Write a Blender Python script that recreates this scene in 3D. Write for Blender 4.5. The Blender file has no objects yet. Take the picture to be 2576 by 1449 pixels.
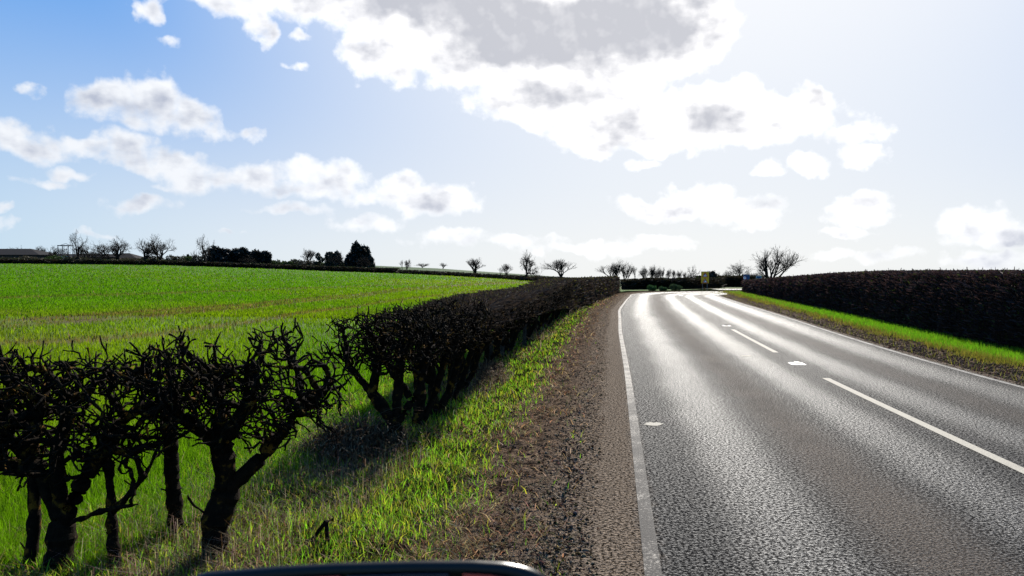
import bpy, math, random
import numpy as np
from math import radians as R
rng = np.random.default_rng(7)
random.seed(7)
scene = bpy.context.scene
COL = scene.collection

# ---------------------------------------------------------------- camera frame of reference
CAMH = 1.65; FPX = 1910.0; HOR = 684.0; CX = 1288.0
def az_of(px): return math.atan((px - CX) / FPX)
def gp(px, py, z=0.0):
    d = (CAMH - z) * FPX / (py - HOR)
    return ((px - CX) / FPX * d, d)
def at(px, d): return ((px - CX) / FPX * d, d)
def zat(py, d): return CAMH - (py - HOR) / FPX * d

# ---------------------------------------------------------------- tagging
def tag(o, label=None, cat=None, group=None, kind=None):
    if label: o['label'] = label
    if cat: o['category'] = cat
    if group: o['group'] = group
    if kind: o['kind'] = kind
    return o
def thing(name, label, cat, loc=(0, 0, 0), rz=0, group=None):
    o = bpy.data.objects.new(name, None); COL.objects.link(o)
    o.location = loc; o.rotation_euler = (0, 0, rz); o.empty_display_size = 0.2
    return tag(o, label, cat, group)
def link(name, me, mat=None, parent=None):
    o = bpy.data.objects.new(name, me); COL.objects.link(o)
    if mat is not None and not me.materials: me.materials.append(mat)
    if parent is not None: o.parent = parent
    return o
def copy_tree(o, parent=None):
    c = o.copy(); COL.objects.link(c)
    if parent is not None: c.parent = parent
    for ch in [x for x in bpy.data.objects if x.parent == o]: copy_tree(ch, c)
    return c

# ---------------------------------------------------------------- meshes from arrays
def mesh_np(name, V, F, col=None, uv=None, smooth=False):
    """V (n,3); F list of arrays (m,k); col (n,3) point colours; uv (n,2) per vertex"""
    me = bpy.data.meshes.new(name)
    if not isinstance(F, (list, tuple)): F = [F]
    F = [np.asarray(f, dtype=np.int32) for f in F if len(f)]
    V = np.asarray(V, dtype=np.float32)
    me.vertices.add(len(V)); me.vertices.foreach_set('co', V.ravel())
    loops = np.concatenate([f.ravel() for f in F])
    tot = np.concatenate([np.full(len(f), f.shape[1], np.int32) for f in F])
    st = np.concatenate([[0], np.cumsum(tot)[:-1]]).astype(np.int32)
    me.loops.add(len(loops)); me.loops.foreach_set('vertex_index', loops)
    me.polygons.add(len(tot)); me.polygons.foreach_set('loop_start', st)
    try: me.polygons.foreach_set('loop_total', tot)
    except Exception: pass
    if smooth: me.polygons.foreach_set('use_smooth', np.ones(len(tot), bool))
    if uv is not None:
        l = me.uv_layers.new(name='UVMap')
        l.data.foreach_set('uv', np.asarray(uv, np.float32)[loops].ravel())
    if col is not None:
        a = me.color_attributes.new('Col', 'FLOAT_COLOR', 'POINT')
        c = np.ones((len(V), 4), np.float32); c[:, :3] = col
        a.data.foreach_set('color', c.ravel())
    me.update(calc_edges=True)
    me.validate()
    return me
class MB:
    """boxes, tubes, prisms -> one mesh"""
    def __init__(s): s.V = []; s.F = []
    def add(s, vs, fs):
        n = len(s.V); s.V += [tuple(v) for v in vs]; s.F += [tuple(i + n for i in f) for f in fs]
    def box(s, x0, x1, y0, y1, z0, z1):
        s.add([(x, y, z) for z in (z0, z1) for y in (y0, y1) for x in (x0, x1)],
              [(0, 2, 3, 1), (4, 5, 7, 6), (0, 1, 5, 4), (2, 6, 7, 3), (0, 4, 6, 2), (1, 3, 7, 5)])
    def prism(s, pts, y0, y1):
        n = len(pts)
        s.add([(x, y0, z) for x, z in pts] + [(x, y1, z) for x, z in pts],
              [tuple(range(n)), tuple(range(2 * n - 1, n - 1, -1))] + [(i, i + n, (i + 1) % n + n, (i + 1) % n) for i in range(n)])
    def tube(s, p, q, r0, r1=None, n=8):
        r1 = r0 if r1 is None else r1
        p = np.array(p, float); q = np.array(q, float); d = q - p; d /= np.linalg.norm(d)
        a = np.cross(d, (0, 0, 1) if abs(d[2]) < .9 else (1, 0, 0)); a /= np.linalg.norm(a); b = np.cross(d, a)
        vs = []
        for c, r in ((p, r0), (q, r1)):
            for i in range(n):
                t = 2 * math.pi * i / n; vs.append(c + r * (math.cos(t) * a + math.sin(t) * b))
        s.add(vs, [(i, (i + 1) % n, (i + 1) % n + n, i + n) for i in range(n)] + [tuple(range(n - 1, -1, -1)), tuple(range(n, 2 * n))])
    def build(s, name, mat, parent=None, bevel=0):
        me = bpy.data.meshes.new(name); me.from_pydata(s.V, [], s.F); me.update()
        o = link(name, me, mat, parent)
        if bevel:
            m = o.modifiers.new('bevel', 'BEVEL'); m.width = bevel; m.segments = 2
        return o

# ---------------------------------------------------------------- noise in numpy
def vnoise(x, y, seed=0):
    xi = np.floor(x).astype(np.int64); yi = np.floor(y).astype(np.int64); fx = x - xi; fy = y - yi
    fx = fx * fx * (3 - 2 * fx); fy = fy * fy * (3 - 2 * fy)
    def h(a, b):
        n = (a * 374761393 + b * 668265263 + seed * 1442695041) & 0x7fffffff
        n = ((n ^ (n >> 13)) * 1274126177) & 0x7fffffff
        return ((n ^ (n >> 16)) & 0xffff) / 65535.0
    return (h(xi, yi) * (1 - fx) + h(xi + 1, yi) * fx) * (1 - fy) + (h(xi, yi + 1) * (1 - fx) + h(xi + 1, yi + 1) * fx) * fy
def fbm(x, y, seed=0, o=4):
    s = 0; a = .5; 
    for i in range(o): s = s + a * vnoise(x * 2 ** i, y * 2 ** i, seed + i); a *= .5
    return s / (1 - .5 ** o)
def sstep(a, b, x):
    t = np.clip((x - a) / (b - a), 0, 1); return t * t * (3 - 2 * t)

# ---------------------------------------------------------------- plan of the place (x to the side, y ahead, metres)
def spl(pts):
    P = np.array(sorted(pts, key=lambda p: p[1]))
    def f(y):
        y = np.asarray(y, float)
        s0 = (P[1, 0] - P[0, 0]) / (P[1, 1] - P[0, 1]); s1 = (P[-1, 0] - P[-2, 0]) / (P[-1, 1] - P[-2, 1])
        v = np.interp(y, P[:, 1], P[:, 0])
        v = np.where(y < P[0, 1], P[0, 0] + s0 * (y - P[0, 1]), v)
        return np.where(y > P[-1, 1], P[-1, 0] + s1 * (y - P[-1, 1]), v)
    return f
XL = spl([(.22, 0), (.77, 4.1), (1.81, 11.8), (3.0, 21), (4.65, 32.8), (6.8, 45), (8.9, 56)])          # left edge line
XC = spl([(3.6, 0), (4.22, 6.2), (4.87, 11.8), (5.38, 15.4), (6.3, 21.6), (8.1, 32.8), (11.4, 51.6)])   # centre line
XR = spl([(6.5, 0), (7.45, 11.4), (8.0, 15.5), (9.0, 21.5), (10.4, 29.3), (12.45, 41.8), (14.7, 54.5)]) # right asphalt edge
XH = spl([(-2.45, 0), (-1.72, 4.0), (-1.12, 6.9), (-.88, 8.4), (-.45, 12.1), (.2, 16.9), (1.65, 27), (4.6, 42), (8.3, 60)])  # left hedge foot
XG = spl([(8.9, 4), (9.9, 13), (10.2, 16.7), (11.1, 21.5), (12.5, 28.4), (13.9, 36.6), (16.0, 48), (18.4, 61)]) # right hedge foot

_cp = np.array([0, 400, 520, 700, 840, 1000, 1180, 1320, 1420, 1560, 2576.])
_cy = np.array([663, 667, 671, 677, 683, 688, 697, 706, 712, 716, 716.])
_cD = np.array([170, 168, 166, 164, 160, 155, 145, 130, 110, 80, 75.])
_cz = CAMH - (_cy - HOR) / FPX * _cD; _cz[-2:] = 0.0; _cz[-3] = .05
_ep = np.array([0, 500, 940, 1100, 1320, 1420, 1560, 1700, 1850, 2576.])
_ey = np.array([660, 664, 668, 675, 690, 697, 704, 712, 714, 712.])
ED = 380.
_ez = CAMH - (_ey - HOR) / FPX * ED
def terrain(x, y):
    x = np.asarray(x, float); y = np.asarray(y, float)
    d = np.hypot(x, y) ; az = np.arctan2(x, y)
    fade = 1 - sstep(R(55), R(100), np.abs(az))
    px = CX + FPX * np.tan(np.clip(az, -1.2, 1.2)); df = d * np.cos(np.clip(az, -1.2, 1.2))
    D = np.interp(px, _cp, _cD); zc = np.interp(px, _cp, _cz); ze = np.interp(px, _ep, _ez)
    t1 = np.clip((df - 12) / (D - 12), 0, 1)
    z1 = zc * t1 ** 1.15
    t2 = np.clip((df - D) / (ED - D), 0, 1)
    z = z1 + (ze - zc) * t2
    z = np.where(df > ED, ze - (df - ED) * .035, z)
    return np.maximum(z, -60) * fade

# ---------------------------------------------------------------- materials
def mat(name):
    m = bpy.data.materials.new(name); m.use_nodes = True; nt = m.node_tree; nt.nodes.clear(); return m, nt
def N(nt, t, **kw):
    n = nt.nodes.new(t)
    for k, v in kw.items():
        if k in ('operation', 'blend_type', 'data_type', 'distribution', 'noise_dimensions', 'feature', 'attribute_name', 'sky_type', 'interpolation_type', 'clamp', 'noise_type', 'layer_name'): setattr(n, k, v)
        else: n.inputs[k].default_value = v
    return n
def L(nt, a, b): nt.links.new(a, b)
def math_(nt, op, a, b=None, c=None, clamp=False):
    n = nt.nodes.new('ShaderNodeMath'); n.operation = op; n.use_clamp = clamp
    for i, v in enumerate((a, b, c)):
        if v is None: continue
        if isinstance(v, (int, float)): n.inputs[i].default_value = v
        else: nt.links.new(v, n.inputs[i])
    return n.outputs[0]
def mix_(nt, f, a, b):
    n = nt.nodes.new('ShaderNodeMix'); n.data_type = 'RGBA'
    for s, v in ((n.inputs[0], f), (n.inputs[6], a), (n.inputs[7], b)):
        if isinstance(v, (int, float)): s.default_value = v
        elif isinstance(v, tuple): s.default_value = v + (1,)
        else: nt.links.new(v, s)
    return n.outputs[2]
def ramp_(nt, v, lo, hi, smooth=True):
    n = nt.nodes.new('ShaderNodeMapRange'); n.interpolation_type = 'SMOOTHSTEP' if smooth else 'LINEAR'
    nt.links.new(v, n.inputs[0]); n.inputs[1].default_value = lo; n.inputs[2].default_value = hi
    return n.outputs[0]
def noise_(nt, vec, scale, detail=4, rough=.55):
    n = nt.nodes.new('ShaderNodeTexNoise'); n.inputs['Scale'].default_value = scale; n.inputs['Detail'].default_value = detail
    n.inputs['Roughness'].default_value = rough
    if vec is not None: nt.links.new(vec, n.inputs['Vector'])
    return n.outputs[0]
def geo_pos(nt): return nt.nodes.new('ShaderNodeNewGeometry').outputs['Position']
def out(nt, sh):
    o = nt.nodes.new('ShaderNodeOutputMaterial'); nt.links.new(sh, o.inputs[0])

def leaf_mat(name, transl=.45, gloss=.03, rough=.4):
    m, nt = mat(name)
    a = N(nt, 'ShaderNodeVertexColor', layer_name='Col')
    d = N(nt, 'ShaderNodeBsdfDiffuse'); t = N(nt, 'ShaderNodeBsdfTranslucent'); g = N(nt, 'ShaderNodeBsdfGlossy', Roughness=rough)
    L(nt, a.outputs[0], d.inputs[0]); L(nt, a.outputs[0], t.inputs[0])
    x = N(nt, 'ShaderNodeMixShader', Fac=transl); L(nt, d.outputs[0], x.inputs[1]); L(nt, t.outputs[0], x.inputs[2])
    y = N(nt, 'ShaderNodeMixShader', Fac=gloss); L(nt, x.outputs[0], y.inputs[1]); L(nt, g.outputs[0], y.inputs[2])
    out(nt, y.outputs[0]); return m
def plain(name, c, rough=.7, metal=0, spec=.5, noise=None):
    m, nt = mat(name)
    p = N(nt, 'ShaderNodeBsdfPrincipled', Roughness=rough, Metallic=metal); p.inputs['Specular IOR Level'].default_value = spec
    p.inputs['Base Color'].default_value = tuple(c) + (1,)
    if name in ('dark_roof', 'dark_barn_wall'): p.inputs['Specular IOR Level'].default_value = .05
    if noise:
        tc = nt.nodes.new('ShaderNodeTexCoord')
        f = noise_(nt, tc.outputs['Object'], noise[0], 5)
        L(nt, mix_(nt, ramp_(nt, f, .35, .7), tuple(c), tuple(noise[1])), p.inputs['Base Color'])
        b = N(nt, 'ShaderNodeBump', Strength=.6, Distance=noise[2]); L(nt, f, b.inputs['Height']); L(nt, b.outputs[0], p.inputs['Normal'])
    out(nt, p.outputs[0]); return m

M_grass = leaf_mat('grass_blades', .55, .012, .5)
M_crop = leaf_mat('crop_blades', .5, .004, .6)
M_leaf = leaf_mat('hedge_leaves', .3, .015, .6)
M_ever = leaf_mat('evergreen_leaves', .15, .02)

def bark_mat(name, c0, c1, moss=None, mosslo=.58):
    m, nt = mat(name)
    P = geo_pos(nt)
    p = N(nt, 'ShaderNodeBsdfPrincipled', Roughness=.95); p.inputs['Specular IOR Level'].default_value = .04
    f = noise_(nt, P, 22, 5)
    c = mix_(nt, ramp_(nt, f, .35, .7), c0, c1)
    if moss:
        g = noise_(nt, P, 11, 4, .6)
        c = mix_(nt, ramp_(nt, g, mosslo, mosslo + .1), c, moss)
    L(nt, c, p.inputs['Base Color'])
    h = noise_(nt, P, 60, 4, .7)
    b = N(nt, 'ShaderNodeBump', Strength=.8, Distance=.012); L(nt, h, b.inputs['Height']); L(nt, b.outputs[0], p.inputs['Normal'])
    out(nt, p.outputs[0]); return m
M_bark = bark_mat('mossy_hawthorn_bark', (.006, .0045, .003), (.015, .010, .006), (.11, .055, .008), .57)
M_twig = bark_mat('hedge_twigs', (.007, .005, .004), (.018, .012, .010))
M_treebark = bark_mat('tree_bark', (.012, .01, .008), (.026, .021, .017))

def ground_mat():
    m, nt = mat('field_ground')
    P = geo_pos(nt)
    a = N(nt, 'ShaderNodeVertexColor', layer_name='Col')
    p = N(nt, 'ShaderNodeBsdfPrincipled', Roughness=.95); p.inputs['Specular IOR Level'].default_value = .1
    f = noise_(nt, P, 1.6, 8, .75)
    k = N(nt, 'ShaderNodeMix', data_type='RGBA', blend_type='MULTIPLY'); k.inputs[0].default_value = 1
    L(nt, a.outputs[0], k.inputs[6]); L(nt, mix_(nt, ramp_(nt, f, .3, .7), (.45, .5, .35), (1.2, 1.15, 1.0)), k.inputs[7])
    L(nt, k.outputs[2], p.inputs['Base Color'])
    b = N(nt, 'ShaderNodeBump', Strength=.7, Distance=.08); L(nt, noise_(nt, P, 6, 6, .7), b.inputs['Height']); L(nt, b.outputs[0], p.inputs['Normal'])
    out(nt, p.outputs[0]); return m
M_ground = ground_mat()

def verge_mat():
    m, nt = mat('verge_soil')
    P = geo_pos(nt)
    uv = N(nt, 'ShaderNodeUVMap'); sep = N(nt, 'ShaderNodeSeparateXYZ'); L(nt, uv.outputs[0], sep.inputs[0])
    p = N(nt, 'ShaderNodeBsdfPrincipled', Roughness=1.0); p.inputs['Specular IOR Level'].default_value = 0
    f = noise_(nt, P, 9, 8, .7); g = noise_(nt, P, 45, 5, .7)
    soil = mix_(nt, ramp_(nt, f, .35, .65), (.010, .007, .005), (.14, .098, .068))
    grit = mix_(nt, ramp_(nt, g, .42, .56), (.014, .011, .008), (.175, .135, .10))
    w = math_(nt, 'ADD', sep.outputs[0], math_(nt, 'MULTIPLY', math_(nt, 'SUBTRACT', f, .5), .5))
    c = mix_(nt, ramp_(nt, w, .35, .8), grit, soil)           # u = metres from the asphalt edge
    green = mix_(nt, ramp_(nt, f, .4, .6), (.005, .006, .003), (.016, .016, .007))
    c = mix_(nt, ramp_(nt, w, 1.0, 1.35), c, green)
    L(nt, c, p.inputs['Base Color'])
    v = N(nt, 'ShaderNodeTexVoronoi', Scale=38.0); L(nt, P, v.inputs['Vector'])
    hh = math_(nt, 'ADD', math_(nt, 'MULTIPLY', f, 1.2), math_(nt, 'MULTIPLY', v.outputs['Distance'], .4))
    b = N(nt, 'ShaderNodeBump', Strength=1.0, Distance=.07); L(nt, hh, b.inputs['Height']); L(nt, b.outputs[0], p.inputs['Normal'])
    out(nt, p.outputs[0]); return m
M_verge = verge_mat()

def asphalt_mat():
    m, nt = mat('asphalt')
    P = geo_pos(nt)
    uv = N(nt, 'ShaderNodeUVMap'); sep = N(nt, 'ShaderNodeSeparateXYZ'); L(nt, uv.outputs[0], sep.inputs[0])
    U = sep.outputs[0]                  # 0..1 left lane (edge line to centre line), 1..2 right lane
    wob = math_(nt, 'MULTIPLY', math_(nt, 'SUBTRACT', noise_(nt, P, .5, 3), .5), .10)
    u = math_(nt, 'ADD', U, wob)
    def band(c, w):
        d = math_(nt, 'ABSOLUTE', math_(nt, 'SUBTRACT', u, c))
        n = nt.nodes.new('ShaderNodeMapRange'); n.interpolation_type = 'SMOOTHERSTEP'; L(nt, d, n.inputs[0])
        n.inputs[1].default_value = 0; n.inputs[2].default_value = w; n.inputs[3].default_value = 1; n.inputs[4].default_value = 0
        return n.outputs[0]
    tracks = math_(nt, 'ADD', math_(nt, 'ADD', band(.27, .17), band(.79, .15)), math_(nt, 'ADD', band(1.22, .17), band(1.74, .2)), clamp=True)
    mid = math_(nt, 'ADD', band(.53, .19), math_(nt, 'MULTIPLY', band(1.48, .2), .6), clamp=True)
    big = noise_(nt, P, .9, 5, .6)
    fine = noise_(nt, P, 70, 3, .6)
    stone = N(nt, 'ShaderNodeTexVoronoi', Scale=75.0); L(nt, P, stone.inputs['Vector'])
    spk = noise_(nt, P, 44, 3, .75); spr = ramp_(nt, spk, .46, .60)
    base = mix_(nt, spr, (.005, .005, .006), (.034, .034, .035))
    dust = mix_(nt, ramp_(nt, fine, .36, .62), (.020, .017, .014), (.165, .138, .114))
    c = mix_(nt, math_(nt, 'MULTIPLY', mid, math_(nt, 'ADD', .3, math_(nt, 'MULTIPLY', big, .9)), clamp=True), base, dust)
    edge_n = math_(nt, 'MULTIPLY', math_(nt, 'SUBTRACT', noise_(nt, P, 7, 6, .7), .5), .10)
    ml = ramp_(nt, math_(nt, 'ADD', U, edge_n), .035, -.04)
    mr = ramp_(nt, math_(nt, 'ADD', U, edge_n), 1.95, 2.02)
    marg = math_(nt, 'ADD', ml, mr, clamp=True)
    grit = mix_(nt, ramp_(nt, spk, .42, .56), (.014, .011, .008), (.175, .135, .10))
    jn = band(.965, .035)
    c = mix_(nt, math_(nt, 'MULTIPLY', jn, ramp_(nt, noise_(nt, P, 2.5, 5, .7), .42, .62)), c, (.006, .006, .006))
    c = mix_(nt, marg, c, grit)
    p = N(nt, 'ShaderNodeBsdfPrincipled')
    L(nt, c, p.inputs['Base Color'])
    r = math_(nt, 'SUBTRACT', .56, math_(nt, 'MULTIPLY', tracks, .10))
    r = math_(nt, 'ADD', r, math_(nt, 'MULTIPLY', marg, .25))
    L(nt, r, p.inputs['Roughness'])
    sp = math_(nt, 'MULTIPLY', math_(nt, 'ADD', .065, math_(nt, 'MULTIPLY', tracks, .17)), math_(nt, 'SUBTRACT', 1, math_(nt, 'MULTIPLY', mid, .75)))
    sp = math_(nt, 'MULTIPLY', sp, math_(nt, 'ADD', .05, math_(nt, 'MULTIPLY', spr, 2.0)))
    sp = math_(nt, 'MULTIPLY', sp, math_(nt, 'SUBTRACT', 1, math_(nt, 'MULTIPLY', marg, .8)))
    L(nt, sp, p.inputs['Specular IOR Level'])
    h = math_(nt, 'ADD', math_(nt, 'MULTIPLY', stone.outputs['Distance'], .5), math_(nt, 'MULTIPLY', spk, 1.2))
    b = N(nt, 'ShaderNodeBump', Strength=1.0, Distance=.030); L(nt, h, b.inputs['Height']); L(nt, b.outputs[0], p.inputs['Normal'])
    out(nt, p.outputs[0]); return m
M_asph = asphalt_mat()

def paint_mat(name, c, wear, fade=0):
    m, nt = mat(name)
    P = geo_pos(nt)
    p = N(nt, 'ShaderNodeBsdfPrincipled', Roughness=.8); p.inputs['Specular IOR Level'].default_value = .15
    f = noise_(nt, P, 55, 3, .8); g = noise_(nt, P, 3, 5, .6)
    sp_ = nt.nodes.new('ShaderNodeSeparateXYZ'); L(nt, P, sp_.inputs[0])
    k = ramp_(nt, math_(nt, 'ADD', math_(nt, 'ADD', f, math_(nt, 'MULTIPLY', g, .6)), math_(nt, 'MULTIPLY', ramp_(nt, sp_.outputs[1], 13, 5), fade)), wear, wear + .18)
    L(nt, mix_(nt, k, c, (.025, .022, .02)), p.inputs['Base Color'])
    b = N(nt, 'ShaderNodeBump', Strength=.8, Distance=.012); L(nt, f, b.inputs['Height']); L(nt, b.outputs[0], p.inputs['Normal'])
    out(nt, p.outputs[0]); return m
M_line = paint_mat('road_paint', (.26, .235, .19), .90)
M_edge = paint_mat('worn_edge_paint', (.24, .215, .18), .74, .14)
M_faint = paint_mat('faint_edge_paint', (.18, .17, .155), .72)

# ---------------------------------------------------------------- ground sheet
def build_ground():
    ds = np.concatenate([[0], np.geomspace(1.0, 60, 60), np.geomspace(62, 400, 80), np.geomspace(420, 4000, 24)])
    az = np.concatenate([np.linspace(-math.pi, R(-45), 24, endpoint=False), np.linspace(R(-45), R(45), 220, endpoint=False), np.linspace(R(45), math.pi, 24, endpoint=False)])
    A, Dd = np.meshgrid(az, ds); x = np.sin(A) * Dd; y = np.cos(A) * Dd
    z = terrain(x, y)
    n, m = A.shape
    near = (np.abs(y - 30) < 70) & (x > XH(y) - 1.6) & (x < XG(y) + 1.5) & (y < 78)
    z = z + .06 * (fbm(x * .8, y * .8, 5) - .5) * (1 - near) - .10 * near
    far = z < -100
    col = field_colour(x.ravel(), y.ravel()) * .5
    soil = np.array([.05, .045, .02])
    i = np.arange(n - 1)[:, None] * m + np.arange(m)[None, :]
    j = np.arange(n - 1)[:, None] * m + (np.arange(m)[None, :] + 1) % m
    F = np.stack([i, j, j + m, i + m], -1).reshape(-1, 4)
    me = mesh_np('ground', np.stack([x.ravel(), y.ravel(), z.ravel()], 1), F, col, smooth=True)
    return tag(link('field', me, M_ground), 'bright green young crop field rising to the far hedgerow', kind='structure')
_tpx = np.array([-200, 0, 180, 400, 640, 900, 1100, 1250, 1330.])
def _tline(pys):
    o = []
    dd = np.linspace(5, 170, 2400)
    for p, q in zip(_tpx, pys):
        D = np.interp(p, _cp, _cD); zc = np.interp(p, _cp, _cz); z = zc * np.clip((dd - 12) / (D - 12), 0, 1) ** 1.15
        o.append(np.interp(-q, -(HOR + (CAMH - z) / dd * FPX), dd))
    return np.array(o)
TR = [_tline(v) for v in ([832, 812, 800, 786, 769, 744, 722, 713, 710], [845, 824, 812, 796, 777, 750, 726, 715, 711], [878, 866, 862, 846, 812, 775, 746, 731, 722], [762, 752, 747, 741, 733, 722, 714, 711, 709.5])]
def track_mask(x, y):
    """worn brown tramlines running across the crop"""
    d = np.hypot(x, y); az = np.arctan2(x, y); px = CX + FPX * np.tan(np.clip(az, -1.2, 1.2)); df = d * np.cos(np.clip(az, -1.2, 1.2)); m = np.zeros_like(x)
    for k, t in enumerate(TR):
        l = np.interp(px, _tpx, t) + .5 * (fbm(x * .3, y * .3, 9 + k) - .5)
        m = np.maximum(m, np.exp(-((df - l) / (.28 + .017 * l)) ** 2) * (.45 + .8 * fbm(x * .5, y * .5, 19 + k)) * (.55 if k == 3 else 1))
    return np.clip(m, 0, 1) * (np.abs(az) < 1)
def field_colour(x, y):
    d = np.hypot(x, y)
    side = x - XH(np.clip(y, -20, 60))
    n1 = fbm(x * .08, y * .08, 3); n2 = fbm(x * .9, y * .9, 4); n3 = fbm(x * .25, y * .25, 14)
    g = np.array([.15, .37, .005]); yl = np.array([.26, .42, .005]); br = np.array([.24, .17, .04])
    az = np.arctan2(x, y)
    # yellower belt along the hedge side, deep green further left
    belt = np.clip(1 - np.abs(side + 9) / 20, 0, 1) * .7 + (n1 - .5) * 1.3
    belt = sstep(.05, .75, belt)[:, None]
    c = g * (1 - belt) + yl * belt
    tr = np.exp(-(((d - 15 - 5 * (n1 - .5) + 10 * az) / 2.2) ** 2)) * sstep(.38, .6, n3) + .7 * np.exp(-(((d - 28 + 6 * az) / 1.6) ** 2)) * sstep(.4, .6, n3)
    tr = np.clip(np.maximum(tr * .35, 1.3 * track_mask(x, y)), 0, .92)[:, None]
    c = c * (1 - tr) + br * tr
    c = c * (.75 + .5 * n2)[:, None]
    D = np.interp(CX + FPX * np.tan(np.clip(az, -1.2, 1.2)), _cp, _cD)
    far = sstep(2, 8, d * np.cos(np.clip(az, -1.2, 1.2)) - D)[:, None]
    c = c * (1 - far) + np.array([.03, .085, .02]) * far * 2.2 * (.8 + .4 * n1)[:, None]
    return c * .48
build_ground()

# ---------------------------------------------------------------- road, verges, lines
def catmull(P, n):
    P = np.array(P, float); P = np.vstack([2 * P[0] - P[1], P, 2 * P[-1] - P[-2]]); o = []
    for i in range(1, len(P) - 2):
        for t in np.linspace(0, 1, n, endpoint=False):
            a, b, c, d = P[i - 1:i + 3]
            o.append(.5 * ((2 * b) + (c - a) * t + (2 * a - 5 * b + 4 * c - d) * t * t + (3 * b - a - 3 * c + d) * t ** 3))
    o.append(P[-2]); return np.array(o)
ys = [-14, -6, 0, 4, 8, 12, 16, 21, 27, 33, 40, 46, 51]
eL = [(float(XL(y)), y) for y in ys] + [(8.95, 56), (11.2, 61), (15.2, 63.9), (21, 65.4), (30, 66.3), (44, 67)]
eC = [(float(XC(y)), y) for y in ys] + [(12.35, 54.6), (14.4, 57.9), (17.6, 60.3), (22.4, 61.9), (31, 62.9), (44, 63.6)]
eR = [(float(XR(y)), y) for y in ys] + [(14.5, 53), (15.7, 55.2), (18.4, 57.2), (23.5, 58.6), (31.5, 59.6), (44, 60.2)]
eL = catmull(eL, 8); eC = catmull(eC, 8); eR = catmull(eR, 8)
def offs(P, Q, w):      # point on the line P moved w metres away from Q
    v = P - Q; v /= np.linalg.norm(v, axis=1)[:, None]; return P + v * w
def strip(name, cols, us, zs, mt, label, kind='structure', rel=None):
    n = len(cols[0]); k = len(cols)
    V = np.zeros((n, k, 3)); UV = np.zeros((n, k, 2))
    s = np.concatenate([[0], np.cumsum(np.linalg.norm(np.diff(cols[0], axis=0), axis=1))])
    for i, c in enumerate(cols):
        V[:, i, :2] = c; V[:, i, 2] = zs[i] if not callable(zs[i]) else zs[i](c[:, 0], c[:, 1])
        UV[:, i, 0] = us[i]; UV[:, i, 1] = s
    idx = np.arange(n * k).reshape(n, k)
    F = np.stack([idx[:-1, :-1], idx[:-1, 1:], idx[1:, 1:], idx[1:, :-1]], -1).reshape(-1, 4)
    me = mesh_np(name, V.reshape(-1, 3), F, uv=UV.reshape(-1, 2), smooth=True)
    o = link(name, me, mt); tag(o, label, kind=kind); return o
cols = [offs(eL, eC, .42), offs(eL, eC, .2)] + [eL * (1 - t) + eC * t for t in np.linspace(0, 1, 7)] + [eC * (1 - t) + eR * t for t in np.linspace(0, 1, 7)[1:]] + [offs(eR, eC, .12)]
us = [-.14, -.066] + list(np.linspace(0, 1, 7)) + list(1 + np.linspace(0, 1, 7)[1:]) + [2.04]
strip('road', cols, us, [0] * len(cols), M_asph, 'grey sunlit asphalt road bending to the right')
# painted lines
def ribbon(C, Q, w, z=.004):
    v = C - Q; v /= np.linalg.norm(v, axis=1)[:, None]
    a = C + v * w / 2; b = C - v * w / 2
    n = len(C); V = np.vstack([np.c_[a, np.full(n, z)], np.c_[b, np.full(n, z)]])
    i = np.arange(n - 1); return V, np.stack([i, i + n, i + n + 1, i + 1], 1)
V, F = ribbon(eL, eC, .095); tag(link('edge_line', mesh_np('edge_line', V, F), M_edge), 'worn white edge line along the muddy left margin', kind='structure')
V, F = ribbon(offs(eR, eC, -.12), eC, .09); tag(link('edge_line', mesh_np('edge_line', V, F), M_faint), 'faint worn edge line on the far side of the road', kind='structure')
def arc(C):
    s = np.concatenate([[0], np.cumsum(np.linalg.norm(np.diff(C, axis=0), axis=1))])
    return s, lambda t: np.stack([np.interp(t, s, C[:, 0]), np.interp(t, s, C[:, 1])], -1)
sC, fC = arc(eC); _, _ = 0, 0
def s_at_y(y): return float(np.interp(y, eC[:60, 1], sC[:60]))
VV = []; FF = []; nv = 0
for y0, y1 in ((-9, -4), (-1.5, 0.5), (3.2, 11.75), (15.5, 21.7), (25.8, 32.6), (37, 43.5), (47.5, 51.5), (54.6, 56.4), (59.4, 60.3)):
    s0, s1 = s_at_y(y0), s_at_y(y1)
    t = np.linspace(s0, s1, 14); c = fC(t); tan = np.gradient(c, axis=0); tan /= np.linalg.norm(tan, axis=1)[:, None]
    nrm = np.stack([tan[:, 1], -tan[:, 0]], 1)
    a = c + nrm * .055; b = c - nrm * .055
    VV.append(np.vstack([np.c_[a, np.full(14, .004)], np.c_[b, np.full(14, .004)]])); i = np.arange(13)
    FF.append(np.stack([i, i + 14, i + 15, i + 1], 1) + nv); nv += 28
tag(link('centre_line', mesh_np('centre_line', np.vstack(VV), np.vstack(FF)), M_line), 'broken white centre line of long dashes', kind='structure')
# pale blotches on the road surface
def blotch(px, py, w, h, seed, label):
    x, y = gp(px, py); a = np.linspace(0, 2 * math.pi, 28, endpoint=False); r = .5 + .9 * fbm(np.cos(a) * 4 + 9, np.sin(a) * 4 + 9, seed)
    V = np.c_[x + w / 2 * r * np.cos(a), y + h / 2 * r * np.sin(a), np.full(28, .004)]
    me = bpy.data.meshes.new('paint_mark'); me.from_pydata(V.tolist(), [], [tuple(range(28))]); me.update()
    tag(link('paint_mark', me, M_line), label, kind='structure')
blotch(1646, 1069, .20, .20, 1, 'cream paint blotch beside the left edge line')
#blotch(1702, 1389 - 0, .10, .06, 2, 'small pale scuff at the bottom of the left lane')
blotch(1878, 896, .22, .2, 3, 'faint pale mark in the middle of the left lane')

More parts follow.
